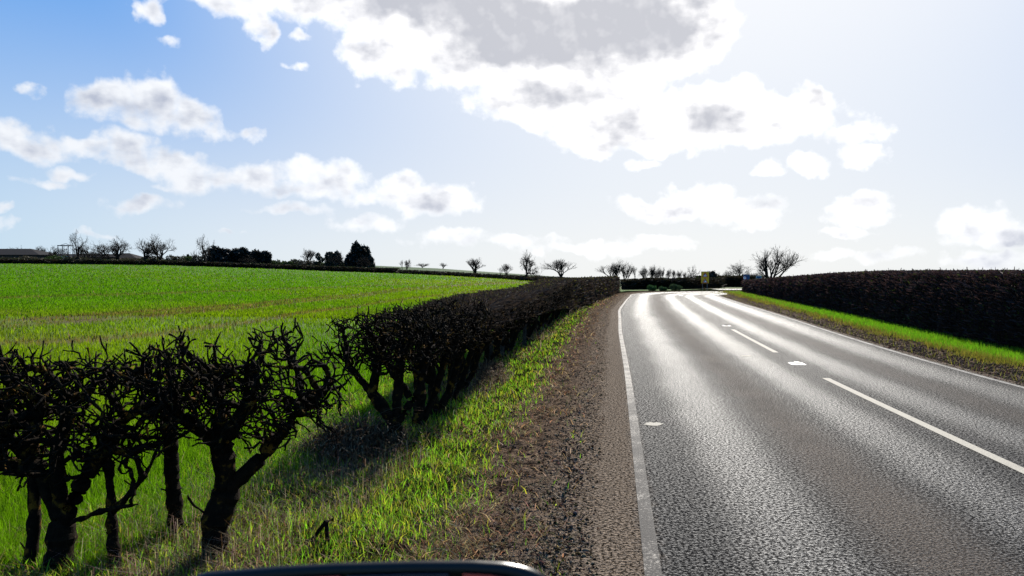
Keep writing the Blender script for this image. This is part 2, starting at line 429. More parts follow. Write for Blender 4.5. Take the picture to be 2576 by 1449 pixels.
# verges as strips with uneven soil
def vz(amp, base):
    return lambda x, y: base + amp * (fbm(x * 2.2, y * 2.2, 31, 5) - .5)
def fine_strip(name, A, B, na, u0, u1, zf, mt, label, nsub=10):
    sA, fA = arc(A); sB, fB = arc(B); n = int(len(A) * nsub)
    t = np.linspace(0, 1, n); t = t
    a = fA(t * sA[-1]); b = fB(t * sB[-1]); cols = []; us = []; zs = []
    for k in np.linspace(0, 1, na):
        cols.append(a * (1 - k) + b * k); us.append(u0 + (u1 - u0) * k); zs.append(zf(k))
    return strip(name, cols, us, zs, mt, label)
aE = offs(eL, eC, .16)
m_y = (eL[:, 1] < 57) & (eL[:, 1] > -2)
# left verge: from asphalt edge out to 1.3 m beyond the hedge foot
Lin = aE[m_y]; Lout = np.stack([XH(Lin[:, 1]) - 1.4, Lin[:, 1]], 1)
def bank(x, y):         # height of the left verge
    u = np.clip((np.asarray(XL(y)) - .36 - x), 0, 9)
    u0 = np.asarray(XL(y)) - .16 - x
    return -.016 + .022 * sstep(.0, .30, u0) + .05 * sstep(.05, .6, u) + .09 * (fbm(x * 2.2, y * 2.2, 31, 5) - .5) * sstep(0.05, .5, u) + .034 * (fbm(x * 12, y * 12, 33, 4) - .5) * sstep(.0, .1, u0) + .012 * np.sin(6.283 * (y * 6.5 + np.abs(u0 - .45) * 7)) * np.exp(-((u0 - .45) / .16) ** 2) * sstep(.35, .6, fbm(x * .7, y * .5, 37))
def strip2(name, A, B, na, nl, umax, zfun, label, skip=0):
    t = np.linspace(0, 1, nl) ** 1.7
    sA, fA = arc(A); sB, fB = arc(B)
    a = fA(t * sA[-1]); b = fB(t * sB[-1]); k = np.linspace(0, 1, na) ** 1.2
    X = a[:, None, :] * (1 - k)[None, :, None] + b[:, None, :] * k[None, :, None]
    w = np.linalg.norm(X - a[:, None, :], axis=2)
    V = np.concatenate([X, zfun(X[..., 0], X[..., 1])[..., None]], -1)
    UV = np.stack([w, np.repeat(np.linspace(0, 60, nl)[:, None], na, 1)], -1)
    idx = np.arange(nl * na).reshape(nl, na)
    F = np.stack([idx[:-1, :-1], idx[1:, :-1], idx[1:, 1:], idx[:-1, 1:]], -1).reshape(-1, 4)
    o = link(name, mesh_np(name, V.reshape(-1, 3), F, uv=UV.reshape(-1, 2), smooth=True), M_verge)
    return tag(o, label, kind='structure')
strip2('verge', Lin, Lout, 84, 1500, 1, bank, 'muddy grass verge between the road and the hawthorn hedge')
rr = eR[:, 1] < 58.4
Rin = offs(eR, eC, .06)[rr]; Rout = np.stack([XG(np.minimum(Rin[:, 1], 60)) + 1.0, Rin[:, 1]], 1)
Rout[:, 0] = np.maximum(Rout[:, 0], Rin[:, 0] + .3)
def bankR(x, y):
    u = np.clip(x - (np.asarray(XR(y)) + .06), 0, 9)
    return -.012 + .05 * sstep(.1, 1.2, u) + .08 * (fbm(x * 2.2, y * 2.2, 41, 5) - .5) * sstep(0.05, .5, u)
strip2('verge', Rin, Rout, 30, 420, 1, bankR, 'grass strip with a muddy edge under the tall clipped hedge')
# outer side of the bend
mm = (eL[:, 1] >= 55.5)
O0 = offs(eL, eC, .36)[mm]; O1 = offs(eL, eC, 3.2)[mm]
strip2('verge', O0, O1, 8, 60, 1, lambda x, y: -.012 + .1 * (fbm(x, y, 51) - .4) * sstep(0, .6, x * 0 + 1), 'bare muddy verge on the outside of the bend')
# second stretch of road glimpsed past the bend
A = np.array([(19.2, 69.6), (23, 70.2), (28, 70.9), (40, 72)]); B = np.array([(19.2, 74.0), (23, 74.4), (28, 75), (40, 76.2)])
A = catmull(A, 6); B = catmull(B, 6)
strip('road', [A * (1 - t) + B * t for t in np.linspace(0, 1, 7)], list(np.linspace(0, 2, 7)), [.0] * 7, M_asph, 'short stretch of bright road beyond the bend')

# ---------------------------------------------------------------- blades
def blades(name, x, y, z, h, w, lean, ldir, col, mt, label, curve=.4, seg2=True):
    """x,y,z,h,w,lean,ldir arrays; each blade a bent ribbon"""
    n = len(x); fa = rng.uniform(0, 2 * math.pi, n); wx = np.cos(fa) * w / 2; wy = np.sin(fa) * w / 2
    lx = np.cos(ldir) * lean * h; ly = np.sin(ldir) * lean * h
    hz = h * np.sqrt(np.maximum(1 - lean ** 2, .04))
    B = np.stack([x, y, z], 1); W = np.stack([wx, wy, 0 * wx], 1)
    Mi = B + np.stack([lx * (.5 - curve * .5), ly * (.5 - curve * .5), hz * .58], 1); T = B + np.stack([lx, ly, hz], 1)
    if seg2:
        V = np.stack([B - W, B + W, Mi + W * .8, Mi - W * .8, T], 1).reshape(-1, 3); k = np.arange(n)[:, None] * 5
        F = [k + np.array([[0, 1, 2, 3]]), k + np.array([[3, 2, 4]])]; C = np.repeat(col, 5, 0)
        base = np.tile([.6, .6, 1, 1, 1.15], n)[:, None] * 0 + 1
    else:
        V = np.stack([B - W, B + W, T], 1).reshape(-1, 3); k = np.arange(n)[:, None] * 3
        F = [k + np.array([[0, 1, 2]])]; C = np.repeat(col, 3, 0)
    o = link(name, mesh_np(name, V, F, C), mt)
    return tag(o, label, kind='stuff')
def jit(c, n, amt=.25):
    c = np.array(c); k = 1 + rng.uniform(-amt, amt, (n, 1)); h = 1 + rng.uniform(-amt * .4, amt * .4, (n, 3)); return c * k * h * .55

# crop: density follows distance, blades as tall as young wheat
n = 420000
px = rng.uniform(-180, 1700, n); inv = rng.uniform(1 / 175., 1 / 4.0, n); 
inv = np.where(rng.random(n) < .35, rng.uniform(1 / 175., 1 / 25., n), inv)
df = 1 / inv; x = (px - CX) / FPX * df; y = df
D = np.interp(px, _cp, _cD)
gap = .5 + .5 * fbm(x * 1.2, y * 1.2, 60)
trm = track_mask(x, y); ok = (rng.random(n) > .8 * trm) & (df < D) & (x < XH(y) - .15 - .5 * fbm(x * 2, y * 2, 61)) & ~((y > 55) & (x > 7))
x, y, df = x[ok], y[ok], df[ok]
z = terrain(x, y) + 0
c = field_colour(x, y) * (1 + rng.uniform(-1, 1, (len(x), 1)) * np.clip(.5 - df / 150, .18, .5)[:, None])
straw = rng.random(len(x)) < .04 + .2 * np.exp(-np.clip(XH(y) - x - .1, 0, 9) / .4)
c[straw] = jit((.26, .20, .09), straw.sum(), .4)
h = rng.uniform(.08, .17, len(x)) * (1 + .5 * np.exp(-df / 6) + .25 * np.clip((df - 20) / 80, 0, 1)); w = np.maximum(.005, df * .0011) * rng.uniform(.6, 1.3, len(x))
blades('crop', x, y, z - .01, h, w, rng.uniform(.05, .75, len(x)), rng.uniform(0, 6.28, len(x)), c, M_crop, 'young green cereal shoots covering the field')

# left verge grass
def verge_points(n, fa, fb, y0, y1, p=1.0):
    inv = rng.uniform(1 / y1, 1 / y0, n); y = 1 / inv; k = rng.random(n); a = fa(y); b = fb(y)
    return a + (b - a) * k, y
x, y = verge_points(125000, lambda y: XH(y) - 1.3, lambda y: XL(y) - .36, 3.2, 58)
u = XL(y) - .36 - x; nz = fbm(x * 1.5, y * 1.5, 70); nz2 = fbm(x * 4, y * 4, 71)
dens = sstep(.40, 1.05, u + (nz - .5) * 1.1) * (.35 + .9 * nz2)
keep = rng.random(len(x)) < np.clip(dens, 0.07 * (u > .12), 1)
x, y, u, nz, nz2 = x[keep], y[keep], u[keep], nz[keep], nz2[keep]
pst = np.clip(.22 + .80 * (1 - sstep(.5, 1.3, u)) + (nz - .5) * 1.1 + .25 * np.exp(-(np.abs(x - XH(y)) / .5) ** 2), .12, .97)
st = rng.random(len(x)) < pst
c = jit((.20, .42, .014), len(x), .45); ylw = rng.random(len(x)) < .4; c[ylw] = jit((.36, .40, .03), ylw.sum(), .4); dkk = rng.random(len(x)) < .25; c[dkk] *= .35
c[st] = jit((.30, .21, .11), st.sum(), .6); rb = st & (rng.random(len(x)) < .4); c[rb] = jit((.12, .065, .035), rb.sum(), .4)
h = np.where(st, rng.uniform(.04, .17, len(x)), rng.uniform(.03, .115, len(x))); lean = np.where(st, rng.uniform(.75, .995, len(x)), rng.uniform(.2, .93, len(x)))
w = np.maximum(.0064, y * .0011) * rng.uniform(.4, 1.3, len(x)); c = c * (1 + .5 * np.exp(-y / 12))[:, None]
blades('verge_grass', x, y, bank(x, y) - .008, h, w, lean, rng.uniform(0, 6.28, len(x)), c, M_grass, 'green grass mixed with dead stems on the near verge')
# long dead grass at the hedge foot
n = 9000
x, y = verge_points(n, lambda y: XH(y) - .75, lambda y: XH(y) + .55, 3.2, 40)
cl = fbm(x * 1.3 + 5, y * 1.3, 80); k = rng.random(n) < sstep(.4, .65, cl) * .9 + .1; x, y = x[k], y[k]; n = len(x)
c = jit((.30, .235, .15), n, .6); r_ = rng.random(n) < .35; c[r_] = jit((.13, .07, .035), r_.sum(), .3)
blades('dead_grass', x, y, bank(x, y) - .01, rng.uniform(.1, .42, n), np.maximum(.0028, y * .0006), rng.uniform(.6, .99, n), rng.uniform(0, 6.28, n), c, M_grass, 'long straw-coloured dead grass round the hedge trunks', curve=.9)
# right verge grass
n = 110000
inv = rng.uniform(1 / 62., 1 / 9., n); y = 1 / inv; k = rng.random(n); a = XR(y) + .1; b = XG(y) + .3; x = a + (b - a) * k
u = (x - a); W = b - a; fr = u / W; nz = fbm(x * 1.2, y * 1.2, 90)
k = rng.random(n) < np.clip(sstep(.26, .46, fr + (nz - .5) * .35), .02, 1); x, y, fr, nz = x[k], y[k], fr[k], nz[k]; n = len(x)
c = jit((.17, .42, .012), n, .35); yl = rng.random(n) < 1.1 * (1 - sstep(.32, .55, fr)) + .05 + .4 * sstep(28, 45, y); c[yl] = jit((.22, .21, .03), yl.sum(), .4)
blades('verge_grass', x, y, bankR(x, y) - .01, rng.uniform(.06, .17, n), np.maximum(.006, y * .0009), rng.uniform(.1, .8, n), rng.uniform(0, 6.28, n), c, M_grass, 'bright green grass strip below the tall clipped hedge', seg2=False)

# loose grit and clods on the margins
def clods(name, x, y, z, r, col, mt, label):
    n = len(x); o = np.array([(1, 0, 0), (0, 1, 0), (-1, 0, 0), (0, -1, 0), (0, 0, .75), (0, 0, -.6)], float)
    V = o[None] * r[:, None, None] * rng.uniform(.6, 1.35, (n, 6, 1)); a = rng.uniform(0, 6.28, n)
    X = V[..., 0] * np.cos(a)[:, None] - V[..., 1] * np.sin(a)[:, None]; Y = V[..., 0] * np.sin(a)[:, None] + V[..., 1] * np.cos(a)[:, None]
    V = np.stack([X + x[:, None], Y + y[:, None], V[..., 2] + z[:, None]], -1).reshape(-1, 3)
    f = np.array([(0, 1, 4), (1, 2, 4), (2, 3, 4), (3, 0, 4), (1, 0, 5), (2, 1, 5), (3, 2, 5), (0, 3, 5)])
    F = (np.arange(n)[:, None, None] * 6 + f[None]).reshape(-1, 3)
    return tag(link(name, mesh_np(name, V, F, np.repeat(col, 6, 0)), mt), label, kind='stuff')
M_clod, _nt = mat('loose_grit'); _a = N(_nt, 'ShaderNodeVertexColor', layer_name='Col'); _p = N(_nt, 'ShaderNodeBsdfDiffuse'); L(_nt, _a.outputs[0], _p.inputs[0]); out(_nt, _p.outputs[0])
n = 30000
x, y = verge_points(n, lambda y: XL(y) - 1.6, lambda y: XL(y) - .1, 3.2, 45)
u = XL(y) - .30 - x + .25 * (fbm(x * 3, y * 3, 77) - .5); k = rng.random(n) < np.where(u < .3, np.exp(-((u - .3) / .22) ** 2), np.exp(-((u - .3) / .5) ** 2)) * (.25 + 1.2 * fbm(x * 4, y * 4, 78) ** 1.5) + .02; x, y = x[k], y[k]; n = len(x)
c = jit((.085, .058, .038), n, .7); b = rng.random(n) < .3; c[b] = jit((.22, .165, .12), b.sum(), .3)
clods('loose_grit', x, y, bank(x, y) + .004, np.minimum(rng.gamma(2.0, .0024, n) + .002 + y * .0001, .03), c, M_clod, 'dark clods and grit along the muddy road margin')
n = 24000
inv = rng.uniform(1 / 55., 1 / 9., n); y = 1 / inv; x = XR(y) + rng.uniform(-.02, 1.3, n); k = rng.random(n) < 1 - (x - XR(y)) / 1.6; x, y = x[k], y[k]; n = len(x)
clods('loose_grit', x, y, bankR(x, y) + .004, rng.gamma(2.2, .005, n) + .004, jit((.10, .07, .05), n, .5), M_clod, 'dark clods along the far muddy road margin')

# ---------------------------------------------------------------- branching plants
def colonize(roots, att, step, infl, kill, iters=80, wig=.25, up=0.0, seed=1, minchild=0):
    """roots: list of polylines (first point = base). Returns nodes, parent"""
    g = np.random.default_rng(seed)
    nodes = []; par = []
    for line in roots:
        line = [np.array(p, float) for p in line[:]]
        prev = -1
        if isinstance(line[0], np.ndarray) and len(nodes):
            dd = np.linalg.norm(np.array(nodes) - line[0], axis=1)
            if dd.min() < step * 1.2: prev = int(dd.argmin()); line = line[1:]; start = nodes[prev]
        for p in line:
            if prev >= 0:
                q = nodes[prev]; m = max(1, int(round(np.linalg.norm(p - q) / step)))
                for k in range(1, m + 1):
                    nodes.append(q + (p - q) * k / m + g.normal(0, step * .07, 3)); par.append(prev); prev = len(nodes) - 1
            else: nodes.append(p); par.append(-1); prev = len(nodes) - 1
    nodes = list(nodes); att = np.array(att, float)
    NP = np.array(nodes); 
    best = np.full(len(att), 1e9); bi = np.zeros(len(att), int)
    new = np.arange(len(NP)); alive = np.ones(len(att), bool)
    cnt = {}
    for it in range(iters):
        dd = np.linalg.norm(att[:, None] - NP[new][None], axis=2); j = dd.argmin(1); v = dd[np.arange(len(att)), j]
        u = v < best; best[u] = v[u]; bi[u] = new[j[u]]
        alive &= best > kill
        act = alive & (best < infl)
        if not act.any(): break
        ids = np.unique(bi[act]); pos = []; pr = []
        for i in ids:
            if cnt.get(i, 0) >= 3: continue
            d = att[act & (bi == i)] - NP[i]; d /= np.linalg.norm(d, axis=1)[:, None]; s = d.sum(0) 
            s = s / (np.linalg.norm(s) + 1e-6) + g.normal(0, wig, 3) + np.array([0, 0, up]); s /= np.linalg.norm(s)
            pos.append(NP[i] + s * step); pr.append(i); cnt[i] = cnt.get(i, 0) + 1
        if not pos: break
        new = np.arange(len(NP), len(NP) + len(pos)); NP = np.vstack([NP, pos]); par += pr
    return NP, np.array(par)
def add_twigs(NP, par, per, ln, up=.2, seed=2, frac=1.0):
    g = np.random.default_rng(seed + 99)
    has = np.zeros(len(NP), bool); has[par[par >= 0]] = True
    t = np.where((~has | (g.random(len(NP)) < .12)) & (par >= 0) & (g.random(len(NP)) < frac))[0]
    t = np.repeat(t, per); d = NP[t] - NP[par[t]]; d /= np.linalg.norm(d, axis=1)[:, None]
    d = d + g.normal(0, .55, d.shape) + (0, 0, up); d /= np.linalg.norm(d, axis=1)[:, None]
    L1 = ln * g.uniform(.3, 1.2, (len(t), 1)); A = NP[t] + d * L1 * .5; n0 = len(NP)
    d2 = d + g.normal(0, .3, d.shape); d2 /= np.linalg.norm(d2, axis=1)[:, None]; B = A + d2 * L1 * .5
    NP2 = np.vstack([NP, A, B]); par2 = np.concatenate([par, t, np.arange(len(t)) + n0])
    return NP2, par2
def radii(NP, par, tip, expo=2.3, rmax=None):
    r = np.zeros(len(NP))
    kids = np.zeros(len(NP), int)
    for i in range(len(NP) - 1, -1, -1):
        r[i] = max(r[i], tip ** expo) if r[i] == 0 else r[i]
        if par[i] >= 0: r[par[i]] += r[i]
    r = r ** (1 / expo)
    if rmax: r = np.minimum(r, rmax) if r.max() < rmax else r * (1 - (1 - rmax / r.max()) * (r / r.max()))
    return r
def tube_mesh(name, NP, par, r, sides, sel=None, knob=0.0, seed=3):
    g = np.random.default_rng(seed)
    e = np.where(par >= 0)[0]
    if sel is not None: e = e[sel[e]]
    if len(e) == 0: return None
    a = par[e]; P = NP[a]; Q = NP[e]; d = Q - P; ln = np.linalg.norm(d, axis=1); d = d / np.maximum(ln, 1e-6)[:, None]
    # direction per node = direction of the edge leading into it
    dn = np.zeros_like(NP); dn[e] = d
    haspar = np.linalg.norm(dn[a], axis=1) > 0
    d0 = np.where(haspar[:, None] & (r[e] > .6 * r[a])[:, None], dn[a], d)
    r0 = np.where(r[e] > .6 * r[a], r[a], r[e] * 1.25); r1 = r[e].copy()
    kn = 1 + knob * g.random(len(NP)) ** 2; kn[a] = kn[a]
    r0 = r0 * kn[a]; r1 = r1 * kn[e]
    def ring(C, D, rad):
        ref = np.tile([.31, .22, .92], (len(C), 1)); ref[np.abs((D * ref).sum(1)) > .9] = (.9, -.3, .1)
        u = np.cross(D, ref); u /= np.linalg.norm(u, axis=1)[:, None]; v = np.cross(D, u)
        t = np.arange(sides) * 2 * math.pi / sides
        return C[:, None] + rad[:, None, None] * (np.cos(t)[None, :, None] * u[:, None] + np.sin(t)[None, :, None] * v[:, None])
    A = ring(P, d0, r0); B = ring(Q, d, r1); n = len(e)
    V = np.concatenate([A, B], 1).reshape(-1, 3)
    i = np.arange(sides); q = np.stack([i, (i + 1) % sides, (i + 1) % sides + sides, i + sides], 1)
    F = (np.arange(n)[:, None, None] * 2 * sides + q[None]).reshape(-1, 4)
    haschild = np.zeros(len(NP), bool); haschild[par[par >= 0]] = True
    tips = np.where(~haschild[e])[0]
    cap = (tips[:, None] * 2 * sides + sides + i[None])
    me = mesh_np(name, V, [F, cap], smooth=True)
    return me

# ---------------------------------------------------------------- near hawthorn shrubs of the left hedge
def hedge_top(y): return np.interp(y, [0, 9, 12, 17, 20, 23, 27, 62], [1.34, 1.30, 1.23, 1.19, 1.21, 1.28, 1.34, 1.20])
def shrub(name, label, group, base, roots, box, natt, seed, tip=.0034, step=.036, lean=0, rmax=.085, wig=.34, z0=.5):
    """box: x0,x1,y0,y1,z0,z1 relative to the base"""
    g = np.random.default_rng(seed)
    x0, x1, y0, y1, za, zb = box
    att = np.c_[g.uniform(x0, x1, natt), g.uniform(y0, y1, natt), g.uniform(za, zb, natt)]
    # rounded under-side, thinner at the ends
    cx = (x0 + x1) / 2; t = np.abs(att[:, 0] - cx) / ((x1 - x0) / 2)
    keep = (att[:, 2] > za + (zb - za) * .45 * t ** 2 * g.random(natt) ** .3) & (att[:, 2] < zb - .10 * np.abs(t) ** 3 - .12 * fbm(att[:, 0] * 3, att[:, 1] * 2, seed + 1))
    lump = fbm(att[:, 0] * 4 + seed, att[:, 2] * 4 + att[:, 1] * 3, seed) ; keep &= lump > .42
    att = att[keep]
    att = att[g.random(len(att)) < .75]
    NP, par = colonize(roots, att, step, .55, step * 1.25, 60, wig, 0, seed)
    # stubby upright tips at the clipped top
    NP, par = add_twigs(NP, par, 2, .085, .1, seed, .85)
    NP[:, 2] = np.minimum(NP[:, 2], zb + .03 + .04 * g.random(len(NP)))
    r = radii(NP, par, tip, 2.25, rmax)
    t = thing(name, label, 'hedge shrub', base, 0, group)
    thick = r > .03
    e = par >= 0; 
    mt = tube_mesh('trunk', NP, par, r, 9, thick, .25, seed)
    mc = tube_mesh('branches', NP, par, r, 6, ~thick, .9, seed)
    if mt: link('trunk', mt, M_bark, t)
    if mc: link('crown', mc, M_bark, t)
    return t
GRP = 'gnarled hawthorns of the near hedge'
def sb(px, py): x, y = gp(px, py); return (x, y, float(bank(np.array(x), np.array(y))) - .05)
# big mossy shrub on the left
b = (-2.42, 3.95, 0)
shrub('hawthorn_shrub', 'thickest mossy hawthorn with several heavy forks at the left end of the hedge', GRP, (-2.42, 3.98, -.05),
      [[(0.0, 0, 0), (.02, .05, .35), (-.12, .1, .62), (-.3, .1, .8)], [(.02, .05, .35), (.16, 0, .6), (.32, .05, .85)], [(.02, .05, .35), (.02, 0, .75), (.05, .1, 1.0)],
       [(.02, .05, .35), (.28, -.05, .45), (.46, -.1, .5)], [(-.12, .1, .62), (-.5, 0, .7)]],
      (-.62, .72, -.3, .38, .62, 1.33), 2200, 11, rmax=.10)
shrub('hawthorn_shrub', 'upright trunk on the left of the thickest mossy hawthorn', GRP, (-2.58, 4.0, -.05),
      [[(0.0, 0, 0), (.02, .05, .4), (-.02, .1, .8), (.02, .1, 1.0)]], (-.4, .35, -.3, .3, .8, 1.3), 700, 19, rmax=.045)
shrub('hawthorn_shrub', 'mossy hawthorn cut off by the left side of the picture', GRP, (-3.15, 4.3, -.05),
      [[(0.0, 0, 0), (.05, .05, .4), (.25, .05, .8)], [(.05, .05, .4), (-.25, .1, .8)]],
      (-.6, .6, -.3, .4, .5, 1.3), 1600, 12, rmax=.09)
shrub('hawthorn_shrub', 'straight slim trunk with a thin crown between the two largest hawthorns', GRP, (-2.02, 4.55, -.05),
      [[(0.0, 0, 0), (-.03, 0, .5), (-.06, .02, .95)], [(-.06, .02, .95), (-.3, .05, 1.05)], [(-.06, .02, .95), (.2, .05, 1.12)]],
      (-.42, .40, -.2, .2, .88, 1.22), 1100, 13, rmax=.064, wig=.5)
shrub('hawthorn_shrub', 'short leaning trunk beside the thickest mossy hawthorn', GRP, (-2.10, 4.0, -.05),
      [[(0.0, 0, 0), (-.04, .03, .4), (-.05, .02, .7)], [(-.04, .03, .4), (.15, 0, .62)]],
      (-.3, .25, -.15, .2, .62, 1.0), 260, 14, rmax=.05, wig=.5)
shrub('hawthorn_shrub', 'dark hawthorn forking low into a wide branch that reaches over the verge', GRP, (-1.64, 4.14, -.05),
      [[(0.0, 0, 0), (.0, .03, .32), (.06, .05, .5)], [(.06, .05, .5), (.05, .0, .75), (.02, .05, 1.0)], [(.06, .05, .5), (.24, .05, .66), (.38, .05, .80)], [(.24, .05, .66), (.42, .1, .90), (.60, .1, 1.05)],
       [(.0, .03, .32), (-.1, .0, .42)], [(.05, 0, .75), (-.2, .0, .92)], [(.05, 0, .75), (.2, .0, 1.0)]],
      (-.40, .72, -.30, .36, .78, 1.42), 3600, 15, rmax=.085)
# third: vase shaped
shrub('hawthorn_shrub', 'vase-shaped hawthorn with several upswept stems beside its dark shadow', GRP, (-1.06, 6.85, -.05),
      [[(0.0, 0, 0), (.0, .03, .3)], [(.0, .03, .3), (-.22, .05, .6), (-.45, .1, .85)], [(.0, .03, .3), (.02, .1, .7), (.05, .1, 1.0)], [(.0, .03, .3), (.2, .05, .6), (.28, .1, .95)], [(-.22, .05, .6), (-.15, .1, .95)],
       [(-.05, .03, .2), (-.3, .0, .3)]],
      (-.62, .5, -.35, .4, .80, 1.38), 3000, 16, rmax=.095)
# next ones: prototypes then copies
protos = []
for k, sd in enumerate((21, 22, 23)):
    y = (7.75, 8.5, 9.3)[k]
    lab = ('hawthorn with two close trunks just past the vase-shaped one', 'leaning hawthorn trunk where the hedge starts to thicken', 'stout hawthorn trunk with branches meeting the dense hedge')[k]
    g = np.random.default_rng(sd)
    t = shrub('hawthorn_shrub', lab, GRP, (float(XH(y)), y, -.03),
              [[(0, 0, 0), (g.uniform(-.08, .08), 0, .4), (g.uniform(-.1, .1), 0, .7), (g.uniform(-.2, .2), .05, 1.0)], [(0, 0, 0), (.16, .1, .35), (.3, .1, .8)], [(g.uniform(-.08, .08), 0, .4), (-.3, 0, .75)]],
              (-.55, .55, -.35, .4, .70, 1.38), 2900, sd, rmax=.075)
    protos.append(t)
y = 10.1; k = 0
while y < 27:
    c = copy_tree(protos[k % 3]); c.location = (float(XH(y)) + random.uniform(-.08, .08), y, -.03)
    c.rotation_euler = (0, 0, random.uniform(-.5, .5) + (math.pi if k % 2 else 0)); c.scale = (1, 1, float(hedge_top(y)) / 1.38)
    c['label'] = 'hawthorn trunk standing in the dense stretch of the hedge along the verge'; c['group'] = 'hawthorn trunks within the dense hedge'
    y += random.uniform(1.05, 1.5); k += 1

# ---------------------------------------------------------------- dense hedges: core + twigs
def hedge(name, label, path, width, topf, botf, ntw, twl, colA, colB, leafp=.0, leafc=(.1, .12, .03), mt=M_leaf, core=True, seed=5, edge=.12, lod=.0010, thick=.0045, shell=.22, rough=.09):
    g = np.random.default_rng(seed)
    P = catmull(path, 12); s, f = arc(P); Ltot = s[-1]
    t = thing(name, label, 'hedge', (float(P[0, 0]), float(P[0, 1]), 0))
    O = np.array([P[0, 0], P[0, 1], 0])
    def frame(ss):
        c = f(ss); c2 = f(np.minimum(ss + .3, Ltot)); c1 = f(np.maximum(ss - .3, 0)); d = c2 - c1; d /= np.linalg.norm(d, axis=1)[:, None]
        return c, np.stack([d[:, 1], -d[:, 0]], 1)
    if core:
        m = max(8, int(Ltot / .35)); ss = np.linspace(7.5 if name == 'hawthorn_hedge' else 0, Ltot, m); c, nn = frame(ss); zg = terrain(c[:, 0], c[:, 1])
        prof = [(-.5, 0), (-.55, .35), (-.52, .7), (-.42, .93), (-.15, 1), (.15, 1), (.42, .93), (.52, .7), (.55, .35), (.5, 0)]
        V = []
        for (u, v) in prof:
            b = botf(c[:, 1]); tp = topf(c[:, 1])
            wob = .16 * (fbm(ss * 1.3 + u * 3, np.full(m, v * 3.), seed) - .5)
            uu = u * (width - edge * 2) + wob; zz = b + (tp - edge - b) * v + (wob * .4 if v > .8 else 0)
            xy = c + nn * uu[:, None]; V.append(np.c_[xy, zg + zz] - O)
        V = np.array(V); k = len(prof); idx = np.arange(k * m).reshape(k, m)
        F = np.stack([idx[:-1, :-1], idx[:-1, 1:], idx[1:, 1:], idx[1:, :-1]], -1).reshape(-1, 4)
        ends = [tuple(idx[:, 0]), tuple(idx[::-1, -1])]
        link('stems', mesh_np('stems', V.reshape(-1, 3), [F, np.array(ends)]), M_twig, t)
    # twigs, spread so that every bit of hedge gets a density suited to how far off it stands
    ss = g.uniform(0, Ltot, ntw * 3); c, nn = frame(ss); dist = np.hypot(c[:, 0], c[:, 1])
    pr = 1 / np.maximum(dist, 7) ** 1.3; pr /= pr.max(); kk = g.random(len(ss)) < pr
    ss, c, nn, dist = ss[kk][:ntw], c[kk][:ntw], nn[kk][:ntw], dist[kk][:ntw]; n = len(ss)
    # points in the outer shell of the cross section
    which = g.random(n); u = g.uniform(-.5, .5, n); v = g.random(n)
    inset = g.random(n) ** 1.5 * shell
    top = which < .34
    uu = np.where(top, u * width, np.where(g.random(n) < .5, 1, -1) * (width / 2 - inset))
    b = botf(c[:, 1]); tp = topf(c[:, 1]) + rough * (fbm(ss * 2.2, uu * 2, seed + 3) - .5)
    zz = np.where(top, tp - inset, b + (tp - b) * v)
    uu = uu * np.where(zz > tp - .25, .93, 1) + .14 * (fbm(ss * 1.7, zz * 2.5, seed + 5) - .5)
    xy = c + nn * uu[:, None]; zg = terrain(c[:, 0], c[:, 1])
    B = np.c_[xy, zg + zz] - O
    d = g.normal(0, 1, (n, 3)); d[:, 2] = np.abs(d[:, 2]) * np.where(top, 1.3, .7); d[:, :2] += nn * (np.sign(uu) * .6 * ~top)[:, None]; d /= np.linalg.norm(d, axis=1)[:, None]
    ln = g.uniform(.4, 1.2, n) * twl * (1 + .012 * dist + .8 * np.exp(-np.maximum(dist - 9, 0) / 5))
    sh_ = top & (g.random(n) < .025) & (rough < .2); ln = np.where(sh_, ln * .75, ln); d[sh_] = d[sh_] * (.5, .5, 1) + (0, 0, .9); d[sh_] /= np.linalg.norm(d[sh_], axis=1)[:, None]
    over = np.maximum(zg + zz + d[:, 2] * ln - (zg + tp) - .05, 0) * ~sh_
    T = B + d * ln[:, None]; T[:, 2] -= over
    side = np.cross(d, g.normal(0, 1, (n, 3))); side /= np.linalg.norm(side, axis=1)[:, None]
    side2 = np.cross(d, side)
    w = np.maximum(thick, dist * lod) * g.uniform(.6, 1.3, n)
    isleaf = g.random(n) < leafp * (1 if np.isscalar(leafp) else 1)
    w = np.where(isleaf, np.maximum(.014, dist * lod * 1.6), w); 
    T = np.where(isleaf[:, None], B + d * (.035 + .0008 * dist)[:, None] * 1.5, T)
    V = np.stack([B - side * w[:, None] / 2, B + side * w[:, None] / 2, T + side * w[:, None] * .35 + side2 * w[:, None] * .3, T - side * w[:, None] * .35], 1).reshape(-1, 3)
    F = np.arange(n)[:, None] * 4 + np.array([[0, 1, 2, 3]])
    mixf = g.random((n, 1)); col = np.array(colA) * (1 - mixf) + np.array(colB) * mixf
    col[isleaf] = np.array(leafc) * g.uniform(.5, 1.5, (isleaf.sum(), 1))
    tl = link('twigs', mesh_np('twigs', V, F, np.repeat(col, 4, 0)), mt, t)
    t.children_recursive
    return t
yy = np.array([9.2, 13, 17, 22, 27, 34, 42, 50, 58.5])
bot = lambda y: np.interp(y, [8, 12, 17, 24, 30, 62], [.92, .82, .68, .45, .15, 0])
hedge('hawthorn_hedge', 'long dark leafless hawthorn hedge following the grassy verge to the bend', [(float(XH(v)) - .12, v) for v in yy], .8, lambda y: hedge_top(y) - .2 * np.clip((12 - y) / 3, 0, 1), bot, 100000, .13,
      (.006, .0045, .004), (.050, .036, .026), .2, (.06, .055, .012), seed=6)
yy = np.array([8.5, 12, 16, 21, 27, 34, 42, 50, 60])
topR = lambda y: np.interp(y, [0, 15, 26, 36, 48, 60], [1.63, 1.63, 1.64, 1.46, 1.2, .95]) + 0
